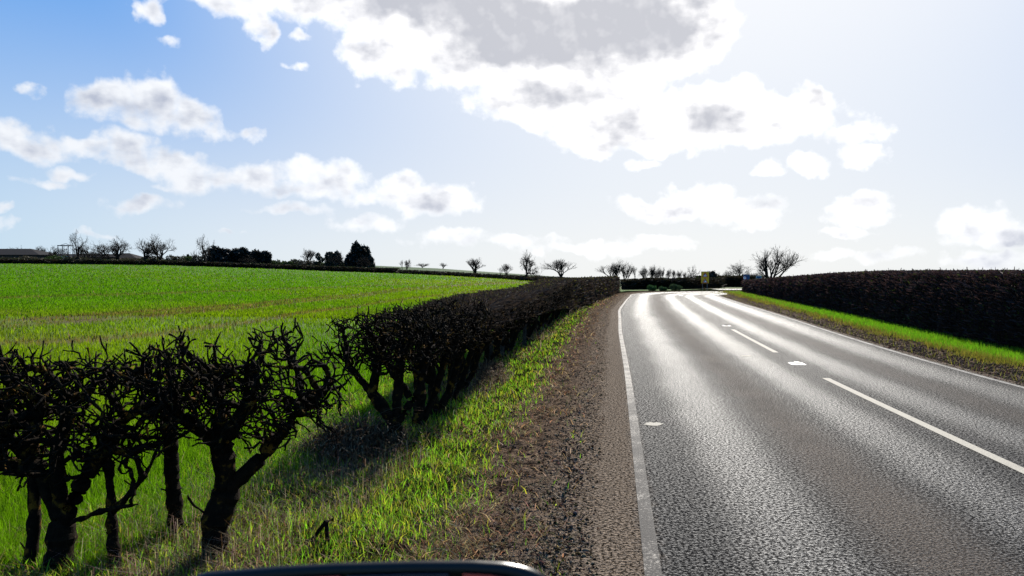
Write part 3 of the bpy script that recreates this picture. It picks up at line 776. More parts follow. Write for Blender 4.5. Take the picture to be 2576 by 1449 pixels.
hedge('clipped_hedge', 'tall flat-topped reddish brown hedge on the far side of the road', [(float(XG(v)) + .75, v) for v in yy], 1.4, topR, lambda y: 0 * y, 110000, .13,
      (.010, .006, .006), (.052, .031, .029), .10, (.035, .045, .01), seed=8)

# ---------------------------------------------------------------- far hedgerows
def far_path(pxs, dd): return [((p - CX) / FPX * d, d) for p, d in zip(pxs, dd)]
def hr(label, pxs, dd, h, n, seed, leaf=.25, w=2.0, name='hedgerow'):
    return hedge(name, label, far_path(pxs, dd), w, lambda y: h + 0 * y, lambda y: 0 * y, n, .35, (.010, .008, .005), (.025, .02, .011), leaf, (.022, .035, .008), seed=seed, edge=.3, lod=.0009, shell=.4, rough=.45)
_D = lambda p: float(np.interp(p, _cp, _cD))
hr('dark hedgerow closing the far side of the green field', [-250, 0, 200, 430, 640, 840, 1000], [_D(p) + 1.5 for p in (0, 0, 200, 430, 640, 840, 1000)], .95, 14000, 31)
hr('lower dark hedgerow running down to the single bare tree', [1010, 1100, 1200, 1320, 1400, 1480], [_D(p) + 1.5 for p in (1010, 1100, 1200, 1320, 1400, 1480)], .68, 8000, 32)
hr('low dark hedge outside the bend beside the warning sign', [1570, 1620, 1680, 1740, 1800], [69.5, 70.5, 71.5, 73, 78], .95, 9000, 33, w=1.3)
hr('ragged dark hedge past the bend between the warning sign and the blue sign', [1775, 1800, 1830, 1860, 1910], [90, 92, 93, 92, 90], 1.25, 7000, 35, w=2.5)
hr('second dark hedgerow in front of the farm buildings', [-250, 0, 250, 480, 700, 880], [200, 200, 198, 196, 192, 188], 1.3, 8000, 34)

# ---------------------------------------------------------------- far trees
def tree_proto(kind, seed):
    g = np.random.default_rng(seed * 13 + 5); NP = []; par = []
    cfg = {'round': (2.1, 2.3, .80, 33, .12, 7, .15), 'oak': (2.0, 2.3, .80, 38, .06, 7, .22), 'tall': (2.1, 2.2, .82, 24, .20, 7, .12), 'fan': (.8, 2.6, .80, 25, .16, 7, .12), 'slim': (3.0, 1.9, .80, 18, .25, 5, .10)}[kind]
    trunk, l0, dec, ang, up, lev, wig = cfg; nonlocal_ph = [0, 0]
    def grow(i, d, ln, level):
        n = 3
        if level >= lev - 1: n = 2
        idx = [i]
        for k in range(n):
            d = d + g.normal(0, wig, 3) + (0, 0, up * .35); d = d / np.linalg.norm(d)
            NP.append(NP[i] + d * ln / n); par.append(i); i = len(NP) - 1; idx.append(i)
            if 0 < level < lev - 1 and k == n // 2 and g.random() < .5: kid(i, d, ln * .62, level + 1, 1.25)
        if level >= lev: return
        m = 2 if g.random() < (.55 if level < 4 else .8) else 3
        if level == 0: m = 5 if kind == 'fan' else 4
        nonlocal_ph[0] = g.uniform(0, 6.28)
        ph = g.uniform(0, 6.28)
        for q in range(m):
            nonlocal_ph[0] = ph + 6.283 * q / m + g.normal(0, .35)
            nonlocal_ph[1] = 1
            kid(i, d, ln * dec * g.uniform(.75, 1.15) if level else l0 * g.uniform(.85, 1.1), level + 1, .55 if q == 0 else 1.0, q)
    def kid(i, d, ln, level, f, q=None):
        a = R(ang) * f * g.uniform(.7, 1.3)
        if nonlocal_ph[1]:
            e1 = np.cross(d, (.3, .9, .1)); e1 /= np.linalg.norm(e1); e2 = np.cross(d, e1); u = e1 * math.cos(nonlocal_ph[0]) + e2 * math.sin(nonlocal_ph[0]); nonlocal_ph[1] = 0
        else: u = np.cross(d, g.normal(0, 1, 3)); u /= np.linalg.norm(u)
        grow(i, d * math.cos(a) + u * math.sin(a), ln, level)
    NP.append(np.array([0, 0, -.3])); par.append(-1)
    grow(0, np.array([g.normal(0, .04), g.normal(0, .04), 1.]), trunk + .3, 0)
    NP = np.array(NP); par = np.array(par)
    NP[:, 2] = np.maximum(NP[:, 2], -.3); NP = NP * (10. / NP[:, 2].max())
    wx = np.percentile(np.abs(NP[:, 0]), 98) * 2; tw = {'round': 7.8, 'oak': 9.2, 'tall': 6.2, 'fan': 8.8, 'slim': 3.6}[kind]; NP[:, :2] *= tw / wx
    r = radii(NP, par, .0125, 2.0, .40 if kind != 'slim' else .16)
    big = r > .12
    return tube_mesh('trunk', NP, par, r, 7, big, .1), tube_mesh('crown', NP, par, r, 3, ~big, .2)
PR = {k: [tree_proto(k, s) for s in ss] for k, ss in {'round': (1, 2, 11), 'oak': (3, 4, 12), 'tall': (5, 6, 13), 'fan': (7, 8, 14), 'slim': (9, 10, 15)}.items()}
TG = 'bare trees along the skyline'
ti = 0
def tree(kind, px, ytop, D, wpx, label, group=TG, var=0, rz=None, lean=0):
    global ti; ti += 1
    x, y = at(px, D); zg = float(terrain(x, y)); H = zat(ytop, D) - zg
    wd = {'round': 7.8, 'oak': 9.2, 'tall': 6.2, 'fan': 8.8, 'slim': 3.6}[kind]
    sx = (wpx / FPX * D) / wd * 1.12; sz = H / 9.6
    t = thing('bare_tree', label, 'tree', (x, y, zg - .05), 0, group)
    t.rotation_euler = (0, lean, rz if rz is not None else (ti * 1.7 if kind != 'oak' else (ti % 2) * math.pi)); t.scale = (sx, sx, sz)
    a, b = PR[kind][(ti + var) % 3]
    if a: link('trunk', a, M_treebark, t)
    if b: link('crown', b, M_treebark, t)
    return t
tree('oak', 203, 579, 172, 66, 'tallest bare tree beside the metal frame tower')
tree('round', 225, 615, 200, 62, 'dense bare tree low behind the tallest tree at the farm')
tree('oak', 303, 594, 178, 92, 'broad bare tree in front of the gabled farmhouse')
tree('round', 262, 606, 215, 46, 'dim bare tree on the left shoulder of the broad tree by the farmhouse')
tree('round', 360, 600, 180, 62, 'smaller bare tree at the right-hand gable of the farmhouse')
tree('round', 408, 590, 171, 66, 'round-headed bare tree alone at the field edge past the farmhouse')
tree('oak', 521, 590, 169, 68, 'craggy bare tree in front of the black evergreens')
tree('round', 130, 617, 230, 40, 'small bare tree left of the metal frame tower')
tree('slim', 157, 622, 232, 14, 'thin bare tree touching the metal frame tower')
tree('round', 38, 617, 290, 40, 'faint bare tree poking above the long barn roof')
tree('tall', 110, 618, 290, 28, 'thin bare tree above the sloping end of the barn roof')
tree('tall', 775, 625, 200, 34, 'pale bare tree above the middle bushes')
tree('slim', 788, 630, 210, 12, 'single thin bare pole tree beside the pale bare tree')
tree('oak', 618, 640, 168, 40, 'dark bare tree in front of the round evergreens')
tree('round', 843, 632, 166, 40, 'bare tree standing before the right-hand evergreens')
tree('round', 917, 640, 165, 26, 'small bare tree against the tallest evergreen')
tree('slim', 1012, 654, 160, 10, 'left one of two thin bare trees on the green rise')
tree('tall', 1024, 651, 160, 16, 'right one of two thin bare trees on the green rise')
tree('fan', 1062, 661, 375, 26, 'low spreading bare bush tree on the skyline')
tree('round', 1115, 660, 372, 22, 'small round bare tree alone on the skyline')
tree('tall', 1197, 648, 150, 44, 'bushy bare tree rising from the hedgerow on the slope')
tree('tall', 1275, 662, 140, 22, 'small bare tree left of the single large field tree')
tree('slim', 1258, 672, 140, 14, 'stunted bare tree two left of the single large field tree')
tree('oak', 1322, 628, 131, 62, 'single large bare tree at the corner of the green field')
tree('tall', 1411, 650, 118, 46, 'neat bare tree behind the hedge where it is yellow on top')
tree('fan', 1543, 653, 120, 58, 'wide bare tree above the end of the long hedge')
tree('fan', 1572, 658, 122, 34, 'bare tree touching the wide one above the hedge end')
tree('slim', 1598, 672, 130, 18, 'thin faint bare tree right of the pair above the hedge end')
k = 0
for p, yt, w in ((1622, 667, 26), (1640, 664, 28), (1654, 669, 20), (1667, 672, 16), (1680, 675, 14), (1694, 678, 12), (1708, 678, 14), (1722, 682, 10)):
    tree('fan' if w > 18 else 'tall', p, yt, 150 + 7 * k, w, ['first of the bare roadside trees beyond the low hedge', 'bushiest of the bare roadside trees beyond the low hedge', 'third of the bare roadside trees beyond the low hedge', 'fourth of the bare roadside trees beyond the low hedge', 'fifth of the bare roadside trees beyond the low hedge', 'sixth of the bare roadside trees beyond the low hedge', 'last but one of the bare roadside trees before the leaning tree', 'last thin bare roadside tree before the leaning tree'][k], 'row of bare roadside trees'); k += 1
tree('oak', 1741, 666, 84, 52, 'leaning bare tree just left of the yellow warning sign', lean=-.12)
tree('round', 1830, 680, 130, 32, 'low bare tree between the warning sign and the blue sign')
tree('round', 1812, 684, 128, 22, 'small bare tree close to the right of the warning sign')
tree('round', 1858, 655, 105, 52, 'dome-topped bare tree beside the blue sign')
tree('tall', 1893, 680, 95, 36, 'low bare tree behind the blue sign and the hedge')
tree('fan', 1937, 616, 80, 96, 'large spreading bare tree behind the tall clipped hedge')

# leafy clumps: evergreens and bushes
def leafy(name, cat, label, px, D, ytop, wpx, lobes, col, n, leaf=.22, mt=M_ever, seed=1, group=None, trunk=True, ybase=None):
    g = np.random.default_rng(seed)
    x, y = at(px, D); zg = float(terrain(x, y)); H = zat(ytop, D) - zg; W = wpx / FPX * D
    t = thing(name, label, cat, (x, y, zg - .05), 0, group)
    if trunk:
        m = MB(); m.tube((0, 0, 0), (0, 0, H * .6), W * .035 + .05, W * .02 + .02); m.build('trunk', M_treebark, t)
    P = []; wgt = np.array([l[2] * l[3] for l in lobes]); wgt = wgt / wgt.sum()
    for (cx, cz, rx, rz), q in zip(lobes, wgt):
        k = int(n * q); v = g.normal(0, 1, (k, 3)); v /= np.linalg.norm(v, axis=1)[:, None]
        rad = g.uniform(.45, 1, k) ** .5
        bump = 1 + .35 * (fbm(v[:, 0] * 3 + seed + cx * 7, v[:, 2] * 3 + v[:, 1] * 2 + 5, seed) - .5) * 2
        P.append(v * (rad * bump)[:, None] * (rx * W, max(rx * W, .5), rz * H) + (cx * W, g.uniform(-.1, .1) * W, cz * H))
    P = np.vstack(P); P = P[P[:, 2] > 0.02]; n = len(P)
    d = g.normal(0, 1, (n, 3)); d /= np.linalg.norm(d, axis=1)[:, None]; s = np.cross(d, g.normal(0, 1, (n, 3))); s /= np.linalg.norm(s, axis=1)[:, None]
    ls = leaf * g.uniform(.5, 1.3, (n, 1))
    V = np.stack([P - s * ls * .4, P + s * ls * .4, P + d * ls], 1).reshape(-1, 3)
    F = np.arange(n)[:, None] * 3 + np.array([[0, 1, 2]])
    c = np.array(col) * g.uniform(.5, 1.5, (n, 1))
    link('crown', mesh_np('crown', V, F, np.repeat(c, 3, 0)), mt, t)
    return t
DK = (.006, .009, .007); GR = (.025, .042, .009); OL = (.028, .026, .012)
one = [(0, .5, .5, .5)]
leafy('evergreen_tree', 'tree', 'tallest black evergreen with a stepped ragged top', 905, 172, 612, 72,
      [(-.12, .62, .2, .42), (.12, .5, .26, .42), (.3, .28, .22, .3), (-.3, .35, .2, .32), (0, .2, .48, .22)], DK, 9000, .5, seed=41)
leafy('evergreen_tree', 'tree', 'ragged dark evergreen left of the tallest one', 838, 178, 630, 42, [(-.15, .65, .3, .32), (.25, .68, .22, .28), (0, .3, .45, .32)], (.018, .024, .016), 3200, .42, seed=42)
leafy('evergreen_tree', 'tree', 'small umbrella-shaped evergreen on a thin trunk', 803, 185, 636, 30, [(-.1, .8, .25, .2), (.2, .62, .28, .14), (-.15, .4, .3, .1)], (.02, .026, .016), 700, .35, seed=43)
leafy('evergreen_tree', 'tree', 'black evergreen immediately right of the craggy bare tree', 553, 185, 620, 62, [(-.15, .66, .34, .32), (.25, .6, .25, .3), (0, .3, .5, .34)], DK, 5200, .5, seed=44)
leafy('evergreen_tree', 'tree', 'round black evergreen in the middle of the dark clump', 603, 186, 622, 62, [(0, .6, .36, .36), (.1, .82, .12, .18), (.3, .4, .25, .4), (-.3, .4, .25, .35)], DK, 5200, .5, seed=45)
leafy('evergreen_tree', 'tree', 'left half of the twin black evergreens at the end of the dark clump', 645, 184, 629, 34, [(0, .6, .45, .4), (0, .3, .48, .35)], DK, 3800, .45, seed=46)
leafy('evergreen_tree', 'tree', 'flat-topped right half of the twin black evergreens', 667, 184, 631, 30, [(0, .7, .5, .28), (.05, .3, .42, .35)], DK, 3400, .45, seed=47)
leafy('evergreen_tree', 'tree', 'small pointed conifer left of the craggy bare tree', 474, 200, 638, 12, [(0, .4, .45, .4), (0, .75, .25, .25)], DK, 700, .35, seed=48)
for i, (p, yt, w, c, lab) in enumerate(((1790, 681, 40, (.03, .024, .018), 'dense dark twiggy bush behind the yellow warning sign'),)):
    leafy('twiggy_bush', 'bush', lab, p, 82, yt, w, [(0, .55, .42, .45), (0, .3, .5, .3)], c, 9000, .16, seed=60 + i, trunk=False)
bl = [(20, 645, 60, OL, 'brown scrub below the long barn roof'), (75, 643, 50, (.04, .035, .02), 'dark scrub at the end of the long barn'), (145, 640, 60, GR, 'green bush in front of the metal frame tower'), (200, 645, 70, OL, 'brown scrub at the foot of the tallest bare tree'),
      (265, 648, 60, OL, 'scrub in front of the low farm range'), (330, 647, 60, (.04, .035, .02), 'dark scrub under the broad bare tree'), (385, 642, 56, OL, 'scrub under the gable end of the farmhouse'), (440, 640, 50, OL, 'pale scrub right of the round-headed bare tree'),
      (475, 642, 44, GR, 'green bush near the small pointed conifer'), (508, 640, 46, (.03, .03, .02), 'dark bush left of the craggy tree trunk'), (575, 636, 60, (.022, .022, .014), 'dark thicket below the black evergreens'), (628, 640, 50, (.03, .03, .018), 'dark thicket below the twin evergreens'),
      (690, 651, 44, GR, 'bright green bush right of the twin evergreens'), (722, 654, 34, GR, 'low green bush on the open skyline'), (748, 650, 34, (.03, .035, .018), 'dark round bush with a pointed top'), (778, 652, 56, (.025, .024, .016), 'dark thicket under the pale bare tree'),
      (812, 656, 44, GR, 'green bush between the thicket and the evergreens'), (865, 655, 40, (.025, .03, .018), 'dark bush joining the two right evergreens'), (660, 655, 40, GR, 'low green bush beside the field hedge')]
for i, (p, yt, w, c, lab) in enumerate(bl):
    leafy('bush', 'bush', lab, p, 186 + (i % 3) * 4, yt, w, [(-.2, .5, .32, .45), (.2, .45, .32, .42), (0, .25, .5, .25)], c, 1500, .36, M_leaf, 70 + i, 'bushes in front of the farm', trunk=False)
for i, (p, yt, w, c, lab) in enumerate(((1640, 715, 22, (.03, .07, .02), 'low green bush on the bend'), (1668, 719, 20, (.03, .06, .02), 'smaller green bush on the bend'), (1700, 712, 30, (.03, .05, .02), 'dull green bush on the bend nearest the sign'))):
    leafy('bush', 'bush', lab, p, 68.2, yt, w, [(-.2, .5, .32, .45), (.2, .4, .32, .42)], c, 1200, .10, M_leaf, 95 + i, 'green bushes on the bend', trunk=False)

# ---------------------------------------------------------------- farm buildings
M_roof = plain('dark_roof', (.006, .0055, .006), .8, noise=(1.5, (.010, .008, .008), .02))
M_wall = plain('dark_barn_wall', (.03, .027, .025), .85, noise=(2, (.045, .038, .03), .02))
M_pale = plain('pale_render', (.12, .125, .13), .8)
M_steel = plain('dark_steel', (.04, .045, .055), .5, .6)
M_blue = plain('pale_blue_sheet', (.15, .2, .27), .6)
M_glass = plain('window_glass', (.3, .33, .36), .15)
def gable(name, label, px0, px1, D, ytop, yeave, depth=8, hip=0, wins=0):
    x0, y = at(px0, D); x1, _ = at(px1, D); zg = float(terrain((x0 + x1) / 2, D)) - .3
    t = thing(name, label, 'building', ((x0 + x1) / 2, D, zg)); w = (x1 - x0) / 2; ze = zat(yeave, D) - zg; zt = zat(ytop, D) - zg
    m = MB(); m.box(-w, w, 0, depth, 0, ze); m.build('wall', M_wall, t)
    m = MB(); o = .35; h1 = hip if hip > 0 else 0
    V = [(-w - o, -o, ze + .003), (w + o, -o, ze + .003), (w + o, depth + o, ze + .003), (-w - o, depth + o, ze + .003), (-w - o, depth / 2, zt), (w + o - h1, depth / 2, zt)]
    m.add(V, [(0, 1, 5, 4), (2, 3, 4, 5), (1, 2, 5), (3, 0, 4), (0, 3, 2, 1)]); m.build('roof', M_roof, t)
    for k in range(wins):
        wx = -w + (k + .6) * 2 * w / (wins + .2); m = MB(); m.box(wx - .55, wx + .55, -.04, .02, ze * .45, ze * .8); f = m.build('window', M_pale, t)
        m = MB(); m.box(wx - .42, wx + .42, -.06, -.042, ze * .5, ze * .76); m.build('pane', M_glass, f)
    return t
gable('barn', 'long dark barn with a sloping roof end at the left edge of the picture', -190, 98, 225, 624, 641, 14, 7)
gable('shed', 'low dark shed between the long barn and the tallest bare tree', 98, 292, 232, 638, 646, 10)
gable('farm_range', 'low farm range with pale windows behind the bare trees', 212, 300, 214, 639, 647, 7, 0, 5)
gable('farmhouse', 'gabled dark farmhouse at the right end of the low range', 287, 342, 208, 636, 650, 8, 4, 2)
x, y = at(165, 224); zg = float(terrain(x, y))
m = MB(); w = 20 / FPX * 224 / 2; m.box(-w, w, -.1, .1, 0, zat(644, 224) - zg)
t = thing('sheeted_panel', 'pale blue sheeted gable beside the long barn', 'panel', (x, y, zg)); m.build('panel', M_blue, t)
t.location.z = zg
# metal frame tower
x, y = at(166, 214); zg = float(terrain(x, y)); Ht = zat(619, 214) - zg
t = thing('frame_tower', 'open metal frame tower rising above the farm sheds', 'frame', (x, y, zg))
for sx in (-1.5, 1.4):
    for sy in (-1.1, 1.1):
        m = MB(); m.tube((sx, sy, 0), (sx, sy, Ht), .09, .09, 6); m.build('leg', M_steel, t)
m = MB(); m.box(-1.65, 1.55, -1.25, 1.25, Ht + .002, Ht + .22); m.tube((-1.5, 0, Ht + .2), (0, 0, Ht + .7), .06); m.tube((1.4, 0, Ht + .2), (0, 0, Ht + .7), .06); m.build('top_frame', M_steel, t)
m = MB()
for q in (.35, .6, .8): m.tube((.2, -1.1, Ht * q), (1.4, -1.1, Ht * q), .05, .05, 5)
m.tube((.2, -1.1, 0), (.2, -1.1, Ht), .06, .06, 5); m.build('ladder', M_steel, t)

# ---------------------------------------------------------------- signs
M_yel = plain('yellow_board', (.85, .38, .004), .6); M_red = plain('sign_red', (.62, .012, .010), .6); M_white = plain('sign_white', (.75, .75, .75), .5)
M_blk = plain('sign_black', (.01, .01, .01), .5); M_bsign = plain('sign_blue', (.015, .05, .13), .7); M_post = plain('grey_post', (.12, .12, .13), .5, .5)
def poly(pts, y0, y1, mt, name, parent):
    m = MB(); m.prism(pts, y0, y1); return m.build(name, mt, parent)
D = 72.0; x, y = at(1773.5, D); zt = zat(683, D); zb = zat(712.5, D); W = 19.5 / FPX * D / 2
t = thing('warning_sign', 'tall yellow-backed board carrying two red-bordered warning triangles', 'road sign', (x, y, 0))
for s in (-.6, .6):
    m = MB(); m.tube((s * W, .06, -.2), (s * W, .06, zb + .6), .035, .035, 10); m.build('post', M_post, t)
m = MB(); m.box(-W, W, -.015, .015, zb, zt); bd = m.build('backing_board', M_yel, t)
hh = zt - zb
for k in range(2):
    cz = zb + hh * (.245 + .5 * k) ; s = hh * .225
    tri = lambda q, dz=0: [(-q * 1.1, -q + dz), (q * 1.1, -q + dz), (0, q + dz)]
    T = poly([(a, b + cz) for a, b in tri(s)], -.022, -.0155, M_red, 'triangle', t)
    poly([(a, b + cz) for a, b in tri(s * .58, -s * .15)], -.027, -.0225, M_white, 'triangle_face', T)
    if k == 1: # straight ahead arrow with a side road
        m = MB(); m.prism([(-.022, cz - s * .62), (.022, cz - s * .62), (.022, cz + s * .15), (.06, cz + s * .15), (0, cz + s * .36), (-.06, cz + s * .15), (-.022, cz + s * .15)], -.032, -.0275)
        m.prism([(-.10, cz - s * .22), (-.0235, cz - s * .22), (-.0235, cz - s * .06), (-.10, cz - s * .06)], -.032, -.0275)
    else:      # bend to the right
        m = MB()
        m.prism([(-.10, cz - s * .62), (-.045, cz - s * .62), (-.045, cz - s * .3), (-.02, cz - s * .12), (.03, cz - s * .05), (.03, cz - s * .2), (.12, cz + s * .02), (.03, cz + s * .25), (.03, cz + s * .1), (-.05, cz + s * .02), (-.09, cz - s * .2)], -.032, -.0275)
    m.build('symbol', M_blk, T)
D = 66.; x, y = at(1878, D); zt = zat(690, D); W = 15.5 / FPX * D / 2
t = thing('road_sign', 'dark blue direction board with a white round limit sign on its face', 'road sign', (x, y, 0), -.1)
m = MB(); m.box(-W, W, -.015, .015, .55, zt); m.build('board', M_bsign, t)
for s in (-.6, .6):
    m = MB(); m.tube((s * W, .06, -.2), (s * W, .06, zt - .1), .04, .04, 8); m.build('post', M_post, t)
cz = zat(699, D)
def disc(cx, cz, r, n=28): return [(cx + r * math.cos(a), cz + r * math.sin(a)) for a in np.linspace(0, 2 * math.pi, n, endpoint=False)]
q = poly(disc(-W * .6, cz, .14), -.022, -.0155, M_red, 'roundel', t); poly(disc(-W * .6, cz, .115), -.027, -.0225, M_white, 'roundel_face', q)
def glyphs(txt, size, mt, name, parent, loc):
    cu = bpy.data.curves.new(name, 'FONT'); cu.body = txt; cu.size = size; cu.extrude = .002; cu.align_x = 'CENTER'; cu.align_y = 'CENTER'
    o = bpy.data.objects.new(name, cu); COL.objects.link(o); o.rotation_euler = (math.pi / 2, 0, 0); cu.materials.append(mt)
    bpy.context.view_layer.update(); me = bpy.data.meshes.new_from_object(o); bpy.data.objects.remove(o); o = link(name, me, None, parent); o.rotation_euler = (math.pi / 2, 0, 0); o.location = loc
glyphs('40', .15, M_blk, 'number', q, (-W * .6, -.03, cz))
D = 70.; x, y = at(1908.5, D)
t = thing('small_road_sign', 'small blue sign with a pale border showing over the clipped hedge', 'road sign', (x, y, 0), -.1)
za, zb_ = zat(701, D), zat(694, D); w = 12.5 / FPX * D / 2
m = MB(); m.box(-w, w, -.012, .012, za, zb_); m.build('border', M_white, t)
m = MB(); m.box(-w + .03, w - .03, -.018, -.0125, za + .03, zb_ - .03); m.build('board', M_bsign, t)
m = MB(); m.tube((0, .05, -.2), (0, .05, zb_), .03); m.build('post', M_post, t)

# ---------------------------------------------------------------- road studs
M_rub = plain('stud_casting', (.25, .24, .23), .6, 0); M_black = plain('stud_rubber', (.015, .015, .015), .6)
SL = ['road stud between the first two dashes of the centre line', 'road stud past the second dash of the centre line', 'road stud past the third dash of the centre line', 'road stud past the fourth dash of the centre line', 'road stud farthest along the centre line before the bend']
proto = None
for i, yv in enumerate((13.6, 23.8, 34.8, 45.5, 53.3)):
    s = s_at_y(yv) if yv < 51 else float(np.interp(yv, eC[:110, 1], sC[:110])); c = fC(np.array([s]))[0]; c2 = fC(np.array([s + .2]))[0]
    rz = -math.atan2(c2[0] - c[0], c2[1] - c[1])
    if proto is None:
        proto = thing('road_stud', SL[0], 'road stud', (c[0], c[1], 0), rz, 'reflecting road studs on the centre line')
        m = MB(); m.add([(-.13, -.16, .003), (.13, -.16, .003), (.13, .16, .003), (-.13, .16, .003), (-.09, -.09, .018), (.09, -.09, .018), (.09, .09, .018), (-.09, .09, .018)],
                        [(0, 1, 5, 4), (1, 2, 6, 5), (2, 3, 7, 6), (3, 0, 4, 7), (4, 5, 6, 7)]); m.build('casting', M_rub, proto)
        m = MB(); m.box(-.05, .05, -.085, .085, .0185, .032); m.build('rubber_insert', M_black, proto, .006)
    else:
        q = copy_tree(proto); q.location = (c[0], c[1], 0); q.rotation_euler = (0, 0, rz); q['label'] = SL[i]

# ---------------------------------------------------------------- odds and ends of the hedge foot
M_stake = bark_mat('weathered_stake', (.03, .025, .02), (.07, .058, .045)); M_wood = plain('pale_split_wood', (.3, .24, .15), .8, noise=(14, (.3, .22, .13), .01))
for i, (px, py, yt, lab) in enumerate(((1232, 930, 850, 'weathered stake in the thick of the hedge nearest the broken board'), (1318, 878, 800, 'weathered stake farther along the hedge beside reddish grass'), (1262, 902, 826, 'weathered stake standing between two others in the hedge'))):
    x, y = gp(px, py); m = MB(); m.tube((0, 0, -.2), (.02, 0, zat(yt, y)), .045, .04, 7)
    t = thing('fence_stake', lab, 'stake', (x, y, 0), 0, 'stakes in the hedge'); m.build('stake', M_stake, t)
x, y = gp(1250, 890); y -= .1
t = thing('broken_board', 'pale snapped board lodged high in the dark hedge', 'board', (*at(1330, 17.5), zat(788, 17.5)), .3)
m = MB(); m.add([(-.14, 0, -.05), (.1, 0, .0), (.16, 0, .05), (.02, 0, .06), (-.1, 0, .01), (-.14, .03, -.05), (.1, .03, .0), (.16, .03, .05), (.02, .03, .06), (-.1, .03, .01)],
               [(0, 1, 2, 3, 4), (9, 8, 7, 6, 5), (0, 5, 6, 1), (1, 6, 7, 2), (2, 7, 8, 3), (3, 8, 9, 4), (4, 9, 5, 0)]); m.build('board', M_wood, t)
# fallen forked stick at the verge
NPs = [[(0, 0, 0), (.10, .03, .08), (.17, .05, .17), (.21, .06, .18)], [(.17, .05, .17), (.19, 0, .08), (.2, -.03, .02)], [(0, 0, 0), (-.05, -.03, -.02)]]
NP, par = colonize(NPs, [(.3, 0, .2)], .03, .01, .01, 2, .2, 0, 5); r = np.full(len(NP), .012); r[par < 0] = .016
t = thing('fallen_stick', 'dark forked stick poking out of the near grass', 'stick', (*gp(738, 1405), .02)); link('stick', tube_mesh('stick', NP, par, r, 7, None, .4), M_bark, t)

# dead bramble thicket at the hedge foot
def bramble(label, X, Y, rx, ry, h, n, seed):
    g = np.random.default_rng(seed); t = thing('bramble_thicket', label, 'bramble', (X, Y, 0), 0)
    a = g.uniform(0, 6.28, n); q = np.sqrt(g.random(n)); bx = rx * q * np.cos(a); by = ry * q * np.sin(a); hh = h * (1.1 - q * .7) * g.uniform(.25, 1.2, n) * (.4 + 1.3 * fbm(bx * 4 + 3, by * 4 + 7, seed))
    da = g.uniform(0, 6.28, n); ln = hh * g.uniform(.3, 1.3, n); K_ = 6; V = []; F = []; w = .0022 + .002 * g.random(n)
    tt = np.linspace(0, 1, K_ + 1)
    px_ = bx[:, None] + np.cos(da)[:, None] * ln[:, None] * tt ** 1.3; py_ = by[:, None] + np.sin(da)[:, None] * ln[:, None] * tt ** 1.3
    pz_ = hh[:, None] * (1.9 * tt - 1.15 * tt ** 2) / .78
    P_ = np.stack([px_, py_, pz_], -1) + g.normal(0, .008, (n, K_ + 1, 3)); sd_ = np.stack([-np.sin(da), np.cos(da), 0 * da], -1)[:, None] * w[:, None, None]
    V = np.stack([P_ - sd_, P_ + sd_], 2).reshape(-1, 3); k = np.arange(n)[:, None] * 2 * (K_ + 1) + np.arange(K_)[None] * 2; k = k.reshape(-1, 1)
    c = np.array([.05, .028, .016]) * g.uniform(.2, 1.6, (n, 1)); st_ = g.random(n) < .3; c[st_] = np.array([.16, .12, .07]) * g.uniform(.4, 1.3, (st_.sum(), 1))
    link('canes', mesh_np('canes', V, k + np.array([[0, 1, 3, 2]]), np.repeat(c, 2 * (K_ + 1), 0)), M_leaf, t)
bramble('dark dead bramble heap at the foot of the vase-shaped hawthorn', -1.38, 6.75, .45, .45, .34, 2300, 5)
bramble('reddish dry stems between the dense hedge trunks and the verge', -.35, 11.6, .3, 1.6, .22, 2200, 7)

